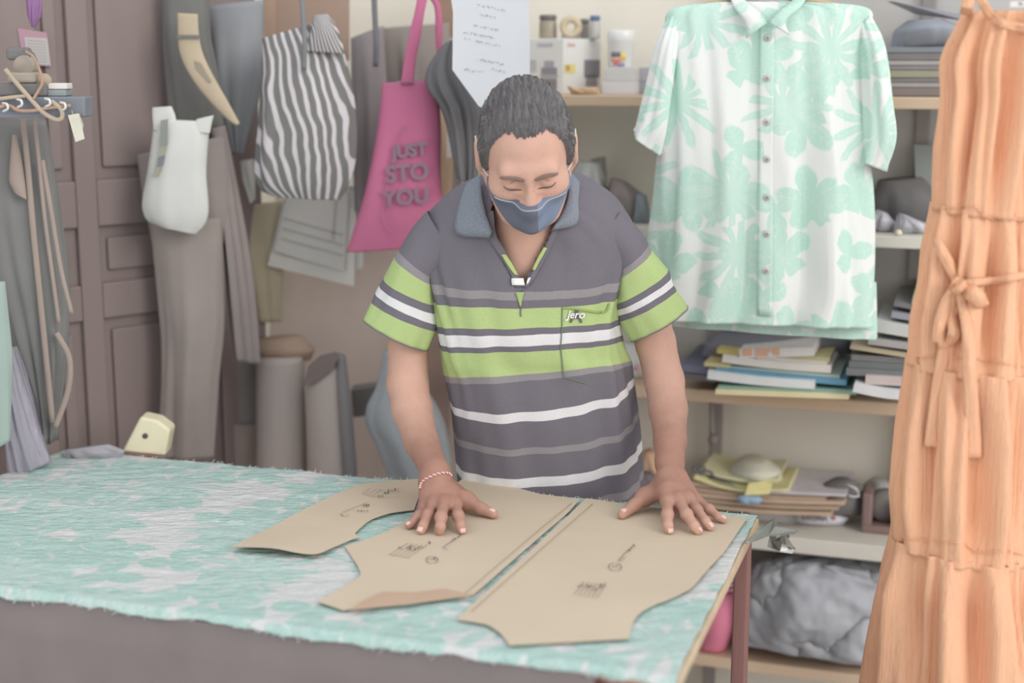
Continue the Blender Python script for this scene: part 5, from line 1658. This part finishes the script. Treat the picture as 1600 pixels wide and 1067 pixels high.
hung('clear_wrap', 'pale clear wrap heaped behind the tape dispenser', 'wrap', [(1364, 735), (1354, 750), (1352, 800)], [(1388, 738), (1402, 755), (1406, 800)], PR(1380, 800, 3.2)[1], .05, (176, 176, 176), (5, .005))
hung('tan_bag', 'tan paper bag on the shelf between waist and forearm', 'bag', [(1004, 706), (1000, 730), (1000, 760)], [(1022, 703), (1036, 726), (1040, 762)], PR(1015, 760, 3.16)[1], .04, (220, 186, 158), (4, .004))
hung('dark_pouch', 'dark pouch in front of the tan paper bag', 'pouch', [(1002, 738), (998, 752), (998, 775)], [(1022, 740), (1030, 752), (1034, 777)], PR(1015, 770, 3.1)[1], .03, (130, 122, 124), (4, .003))

# bottom shelf
g = NT('white plastic sack', .55, .2)
rg = g.m('ABSOLUTE', g.m('SUBTRACT', g.noise(5, 3, None, .5), .5)); g.bump(g.m('POWER', rg, .6), 1.0, .07)
m_sack = g.color(g.mix(g.noise(6, 3), lin((156, 158, 166)), lin((180, 183, 188))))
dsk = PR(1290, 1040, 3.09)[1]
sack = hang('plastic_sack', [(1230, 893), (1180, 910), (1158, 950), (1150, 1000), (1160, 1022), (1190, 1028)], [(1300, 892), (1370, 905), (1420, 920), (1440, 970), (1440, 1026), (1400, 1050)], dsk, lambda t: .115 * (.35 + .65 * math.sin(math.pi * min(1, .1 + .8 * t))), m_sack, None, 110, 80,
            lambda a, v: .010 * np.sin(3 * a + 5 * v) + .008 * np.sin(7 * a - 9 * v + 1) * np.sin(5 * v + a) + .004 * np.abs(np.sin(9 * a + 13 * v)), 12)
tag(sack, 'large crumpled white plastic sack on the bottom shelf', 'sack')
pb = thing('pink_basket', 'pink plastic basket with a mesh rim under the table corner', 'basket', PR(1118, 1020, 3.07))
dpb = PR(1118, 1020, 3.07)[1]
part_hang('basket_body', [(1096, 930), (1090, 975), (1088, 1019)], [(1158, 930), (1150, 975), (1134, 1021)], dpb, .06, M('pink plastic', (228, 138, 164), .4, .04), pb, None)
for k in range(7):
    yy = 886 + 7.5 * k
    path = [P(1127 + 33 * math.cos(t), yy, dpb - .06 * math.sin(t)) for t in np.linspace(0, 6.283, 29)]
    tube('mesh_ring', path, .0022, M('pink mesh', (206, 160, 176), .5), pb, 5)
for t in np.linspace(0, 6.283, 25)[:-1]:
    tube('mesh_rib', [P(1127 + 33 * math.cos(t), 885, dpb - .06 * math.sin(t)), P(1127 + 32 * math.cos(t), 934, dpb - .06 * math.sin(t))], .002, M('pink mesh', (206, 160, 176), .5), pb, 4)
# ------------------------------------------------------------------ mint shirt on its hanger
g = NT('mint floral shirt cotton', .9, .12)
v2 = g.n('ShaderNodeMapping', {'Vector': g.obj, 'Rotation': (math.pi / 2, 0, 0)}).outputs[0]
g.bump(g.noise(16, 4, g.scaled((1.6, 1, .6))), .35, .008)
m_shirt = g.color(floral(g, v2, 8.5, lin((226, 230, 228)), lin((182, 220, 206)), lin((188, 222, 210)), .035))
SD = 2.80
shirt = thing('mint_shirt', 'mint and white floral short-sleeved shirt hanging before the shelves', 'shirt', P(1200, 527, SD))


def shirt_folds(a, v):
    fr = np.where(np.sin(a) > 0, 1, .6)
    x = np.cos(a)
    f = .010 * np.exp(-((x + .28 + .05 * v) / .10) ** 2) * np.clip(v * 1.6, 0, 1) - .012 * np.exp(-((x + .12) / .07) ** 2) * np.clip(v * 1.5, 0, 1)
    f = f + .014 * np.exp(-((x - .52 + .10 * v) / .10) ** 2) * np.clip(v * 1.4, 0, 1) - .012 * np.exp(-((x - .30 + .05 * v) / .08) ** 2) * np.clip(v * 2 - .3, 0, 1)
    f = f + .010 * np.exp(-((x + .68) / .12) ** 2) * np.clip(v * 1.4, 0, 1) - .008 * np.exp(-((x - .8) / .1) ** 2) * v
    f = f + .0025 * np.sin(17 * x + 8 * v) * v + .0015 * np.sin(31 * x - 14 * v)
    return 1.7 * f * fr


body = [(1120, 4, 1262, 4, SD, .03), (1046, 16, 1358, 14, SD, .04), (1040, 60, 1352, 60, SD, .05), (1036, 130, 1348, 130, SD, .055), (1030, 200, 1352, 200, SD, .058), (1022, 290, 1362, 285, SD, .06), (1014, 380, 1366, 375, SD, .062), (1006, 450, 1367, 450, SD, .062), (1004, 497, 1366, 512, SD, .062, 508)]
v_, f_, a_ = loft(body, 150, 120, shirt_folds, .8)
sb = mesh('shirt_body', v_, f_, m_shirt, shirt, True, a_); solid(sb, .0015)
sbvh = BVHTree.FromPolygons([tuple(q) for q in v_], [tuple(q) for q in f_])
# longer back layer showing below the front hem
v_, f_, a_ = loft([(1012, 430, 1366, 440, SD + .035, .03), (1040, 500, 1368, 516, SD + .035, .03, 512), (1046, 506, 1367, 529, SD + .035, .03, 522)], 110, 24, lambda a, v: .004 * np.sin(9 * a), .8)
solid(mesh('back_hem', v_, f_, m_shirt, shirt), .0015)
for rr in ([(1047, 24, 1062, 40, SD - .005, .02), (1026, 70, 1058, 90, SD - .008, .045), (1010, 138, 1050, 155, SD - .01, .05), (996, 190, 1042, 205, SD - .012, .052), (990, 208, 1034, 238, SD - .012, .05, 232)],
           [(1340, 40, 1357, 22, SD - .005, .02), (1342, 90, 1378, 70, SD - .008, .045), (1346, 160, 1390, 145, SD - .01, .05), (1346, 215, 1397, 210, SD - .012, .052), (1350, 254, 1386, 268, SD - .012, .045, 262)]):
    v_, f_, a_ = loft(rr, 64, 50, lambda a, v: .004 * np.sin(4 * a + 5 * v) * v + .002 * np.sin(9 * a), .9)
    solid(mesh('shirt_sleeve', v_, f_, m_shirt, shirt, True), .0015)


def on_mint(x, y, off=.003):
    h = cast(sbvh, x, y, off)
    return h if h is not None else P(x, y, SD - .05)


def mstrip(name, L, R, mat, off=.003, n=40, m=6, t=.0015):
    L, R = spline(L, n), spline(R, n); vv, ff = [], []
    for i in range(n):
        for j in range(m):
            q = L[i] + (R[i] - L[i]) * j / (m - 1); vv.append(on_mint(q[0], q[1], off))
    for i in range(n - 1):
        for j in range(m - 1):
            k = i * m + j; ff.append((k, k + 1, k + m + 1, k + m))
    return solid(mesh(name, vv, ff, mat, shirt), t)


mstrip('button_band', [(1188, 42), (1187, 120), (1186, 260), (1185, 380), (1184, 492)], [(1210, 42), (1209, 120), (1208, 260), (1207, 380), (1206, 494)], m_shirt, .0035)
m_but = M('pearl button', (196, 192, 188), .3, .05, spec=.5); m_hole = M('button centre', (164, 158, 154))
for y in (60, 122, 190, 248, 308, 365, 422):
    c_ = on_mint(1198, y, .006)
    b_ = lathe('button', [(0, -.0015), (.0062, -.0015), (.0068, 0), (.0055, .0015), (0, .001)], c_, m_but, shirt, 18, 'Y')
    lathe('button_centre', [(0, -.0022), (.0026, -.0022), (.0026, 0), (0, 0)], c_, m_hole, b_, 10, 'Y')
for L in ([(1140, -6, SD - .02), (1148, 14, SD - .06), (1164, 34, SD - .075), (1166, 60, SD - .07)], [(1262, -6, SD - .02), (1252, 10, SD - .06), (1228, 34, SD - .075), (1234, 55, SD - .07)]):
    inner = [(1150, -8, SD), (1172, 6, SD - .05), (1190, 22, SD - .066), (1198, 36, SD - .07)] if L[0][0] < 1200 else [(1248, -8, SD), (1232, 6, SD - .05), (1214, 20, SD - .066), (1200, 36, SD - .07)]
    A_, B_ = spline(inner, 14), spline(L, 14); vv, ff = [], []
    for i in range(14):
        for j in range(6):
            q = A_[i] + (B_[i] - A_[i]) * j / 5; vv.append(P(q[0], q[1], q[2] - .008 * math.sin(math.pi * j / 5)))
    for i in range(13):
        for j in range(5):
            k = i * 6 + j; ff.append((k, k + 1, k + 7, k + 6))
    solid(mesh('shirt_collar', vv, ff, m_shirt, shirt), .002)
mstrip('chest_seam', [(1096, 190), (1096, 240)], [(1098, 190), (1098, 240)], m_shirt, .003, 10, 2) if False else None
zr = 1.80
hg = thing('clothes_hanger', 'wooden hanger carrying the mint shirt, hooked on the rail', 'hanger', P(1200, 10, SD))
hp = P(1200, -8, SD)
tube('hanger_bar', spline([P(1056, 24, SD), P(1120, 4, SD), hp, P(1280, 4, SD), P(1350, 22, SD)], 20), .007, M('hanger wood', (190, 168, 140), .5), hg, 10)
tube('hanger_hook', spline([hp, hp + [0, 0, .12], [hp[0], SD, zr - .02], [hp[0] + .02, SD, zr + .012], [hp[0] + .002, SD, zr + .02]], 20), .002, m_steel, hg, 6)

# ------------------------------------------------------------------ orange dress
g = NT('orange crinkle cotton', .9, .1)
crk = g.noise(60, 4, g.scaled((3.0, 3.0, .12)), .6)
g.bump(g.m('ADD', crk, g.m('MULTIPLY', g.noise(220, 3, g.scaled((2, 2, .3))), .4)), .75, .006)
m_dress = g.color(g.mix(g.noise(5, 2), lin((232, 179, 147)), lin((242, 193, 156))))
DD = 2.16
dress = thing('orange_dress', 'long orange tiered dress with a tied waist hanging at the right', 'dress', P(1490, 1150, DD))
dr = np.random.default_rng(5)


def tier_folds(n, amp, seed, gather=0.0):
    r = np.random.default_rng(seed); ph = r.uniform(0, 6.28, 5)

    def f(a, v):
        base = np.sin(n * a + ph[0] + .8 * np.sin(2 * v + ph[1])) + .6 * np.sin(round(n * 1.6) * a + ph[2] - .7 * v) + .35 * np.sin(round(n * 2.7) * a + ph[3])
        sharp = np.sign(base) * np.abs(base) ** .7
        g0 = gather * np.exp(-(v / .06) ** 2) * np.sin(n * 5 * a + ph[4])
        return amp * sharp * (.35 + .65 * np.clip(v * 3, 0, 1) * (np.clip((1 - v) * 4, 0, 1) if gather < .0025 else 1)) + g0
    return f


def tier(name, L, R, hmax, n, amp, seed, rows=60, gather=.002, label=None):
    nr = 9; rings_ = []
    Lp, Rp = np.array(L, float), np.array(R, float)
    for i in range(nr):
        t = i / (nr - 1)
        l = [np.interp(t, np.linspace(0, 1, len(Lp)), Lp[:, k]) for k in (0, 1)]; r = [np.interp(t, np.linspace(0, 1, len(Rp)), Rp[:, k]) for k in (0, 1)]
        rings_.append((l[0], l[1], r[0], r[1], DD, hmax[0] + (hmax[1] - hmax[0]) * t))
    v, f, a = loft(rings_, 160, rows, tier_folds(n, amp, seed, gather), .9)
    o = mesh(name, v, f, m_dress, dress, True, None, label); solid(o, .0015)
    return BVHTree.FromPolygons([tuple(q) for q in v], [tuple(q) for q in f])


b1 = tier('bodice', [(1512, 18), (1494, 60), (1483, 92), (1485, 150), (1479, 200), (1472, 260), (1466, 330)], [(1640, 18), (1640, 60), (1632, 120), (1622, 200), (1614, 260), (1606, 340)], (.045, .065), 10, .014, 3)
b2 = tier('upper_skirt', [(1466, 318), (1462, 370), (1452, 440), (1440, 500), (1426, 572)], [(1606, 338), (1602, 400), (1598, 460), (1598, 520), (1602, 580)], (.06, .085), 9, .015, 8)
b3 = tier('middle_skirt', [(1427, 562), (1420, 640), (1412, 720), (1408, 780), (1404, 848)], [(1602, 576), (1602, 650), (1600, 720), (1598, 790), (1596, 866)], (.085, .105), 9, .017, 12)
b4 = tier('lower_skirt', [(1405, 838), (1398, 900), (1390, 960), (1382, 1030), (1370, 1130)], [(1596, 856), (1600, 920), (1606, 1000), (1612, 1060), (1620, 1150)], (.105, .13), 8, .021, 15, gather=.003)
allb = [b1, b2, b3, b4]


def on_dress(x, y, off):
    best = None
    for b in allb:
        h = cast(b, x, y, off)
        if h is not None and (best is None or h[1] < best[1]): best = h
    return best if best is not None else P(x, y, DD - .09)


def band(name, path, wid, off=.008, n=40, m=6, puff=.006, t=.002, label=None):
    """cloth band along a path, wid its picture width"""
    p = spline(path, n); w_ = np.interp(np.linspace(0, 1, n), np.linspace(0, 1, len(wid)), wid)
    tg_ = np.gradient(p, axis=0); tg_ /= np.linalg.norm(tg_, axis=1)[:, None]; nn = np.stack([-tg_[:, 1], tg_[:, 0]], 1)
    ys = np.array([on_dress(q[0], q[1], off)[1] for q in p])
    k_ = np.ones(9) / 9; ys = np.convolve(np.pad(ys, 4, mode='edge'), k_, 'valid')
    vv, ff = [], []
    for i in range(n):
        for j in range(m):
            s = j / (m - 1) - .5
            q = p[i] + nn[i] * w_[i] * s
            vv.append(P(q[0], q[1], ys[i] - .006 - puff * math.cos(math.pi * s) + .0015 * math.sin(j * 2.4 + i * .2)))
    for i in range(n - 1):
        for j in range(m - 1):
            k = i * m + j; ff.append((k, k + 1, k + m + 1, k + m))
    return solid(mesh(name, vv, ff, m_dress, dress, True, None, label), t)


band('belt', [(1463, 372), (1474, 396), (1486, 420), (1496, 440)], [10, 18, 18, 14], m=7)
band('belt', [(1496, 446), (1530, 441), (1570, 436), (1606, 428)], [14, 12, 11, 12])
band('bow_loop', [(1498, 444), (1482, 470), (1472, 500), (1466, 536)], [14, 22, 24, 20], .012, puff=.010, m=8)
band('bow_loop', [(1466, 538), (1480, 536), (1490, 522), (1488, 490), (1496, 452)], [14, 16, 18, 16, 12], .012, puff=.008)
band('bow_loop', [(1500, 446), (1516, 456), (1532, 470), (1544, 476)], [16, 26, 26, 8], .014, puff=.012, m=8)
band('bow_knot', [(1488, 440), (1496, 446), (1504, 454)], [22, 28, 22], .020, puff=.012, m=8)
band('belt_tail', [(1500, 456), (1512, 520), (1516, 600), (1522, 715)], [14, 18, 22, 26], .012, puff=.005)
band('belt_tail', [(1490, 456), (1476, 540), (1464, 620), (1456, 698)], [14, 18, 22, 24], .010, puff=.005)
for path in ([(1466, 326), (1490, 324), (1520, 322), (1536, 336), (1560, 344), (1606, 342)], [(1430, 560), (1460, 556), (1520, 560), (1560, 566), (1602, 572)], [(1405, 842), (1440, 842), (1500, 848), (1530, 862), (1570, 860), (1598, 866)]):
    q = [on_dress(x, y, .002) + np.array([0, -.002 + .0012 * math.sin(i * 1.9), .0012 * math.sin(i * 2.7)]) for i, (x, y) in enumerate(spline(path, 60))]
    ysm = np.convolve(np.pad([v[1] for v in q], 2, mode='edge'), np.ones(5) / 5, 'valid')
    tube('gather_seam', [np.array([v[0], yy, v[2]]) for v, yy in zip(q, ysm)], .0011, m_dress, dress, 6)
band('neck_band', [(1530, -6), (1545, 20), (1562, 34), (1582, 40), (1612, 46)], [14, 14, 14, 14, 14], .004, puff=.002)
band('shoulder_strap', [(1518, -30), (1514, 0), (1508, 24)], [22, 20, 18], .004, puff=.002)
tag_ = thing('dress_label', 'white woven label in the neck of the orange dress', 'label', P(1592, 12, DD - .07))
pslab('label_cloth', [(1579, 2), (1608, 2), (1608, 11), (1578, 11)], DD - .085, .001, cloth('label cloth', (220, 218, 212)), tag_)
text_mesh('label_print', 'PA', 6, m_ink, lambda x, y, z_: P(1595 + x, 6.5 - y, DD - .0855 - z_ * .0005), tag_, 0, .4, .1)
hq = P(1580, -20, DD)
hg2 = thing('clothes_hanger', 'wire hanger carrying the orange dress, hooked on the rail', 'hanger', hq)
tube('hanger_bar', spline([P(1512, 5, DD), P(1545, -12, DD), hq, P(1620, -8, DD), P(1645, 5, DD)], 16), .003, m_steel, hg2, 8)
tube('hanger_hook', spline([hq, [hq[0], DD, zr - .02], [hq[0] + .02, DD, zr + .012], [hq[0] + .002, DD, zr + .02]], 16), .002, m_steel, hg2, 6)
hung('patterned_scarf', 'black and white patterned cloth showing right of the dress', 'cloth', [(1594, 745), (1592, 790), (1590, 840)], [(1640, 745), (1640, 790), (1640, 840)], DD + .2, .03, (126, 124, 124), (5, .003))
rail = thing('clothes_rail', 'steel rail from which the shirt and the dress hang', 'rail', (P(1200, 0, SD)[0], SD, zr))
hp2 = np.array([hp[0] + .004, SD, zr]); hq2 = np.array([hq[0] + .004, DD, zr])
dv_ = (hq2 - hp2); tube('rail_tube', [hp2 - dv_ * .35, hq2 + dv_ * .5], .009, m_steel, rail, 12)
# ------------------------------------------------------------------ let the shelf things rest on their boards
def low_z(o):
    zs = []
    for q in [o] + list(o.children):
        if q.type == 'MESH':
            zs.append(min(v.co.z for v in q.data.vertices))
    return min(zs) + o.location.z


for nm, zs in (('tan_paper_twist', Z1), ('clear_bag', Z2), ('grey_bottle_bag', Z2), ('mauve_cloth', Z2), ('blue_packet', Z2), ('black_cloth_heap', Z2), ('clear_packet', Z2), ('clear_packet.001', Z2), ('cream_plug', Z2),
               ('flower_packet', Z3), ('printed_packet', Z4), ('clear_wrap', Z4), ('plastic_sack', Z5), ('pink_basket', Z5)):
    o = bpy.data.objects.get(nm)
    if o is not None:
        dz = zs + .0006 - low_z(o)
        o.location.z += max(-.05, min(.05, dz))
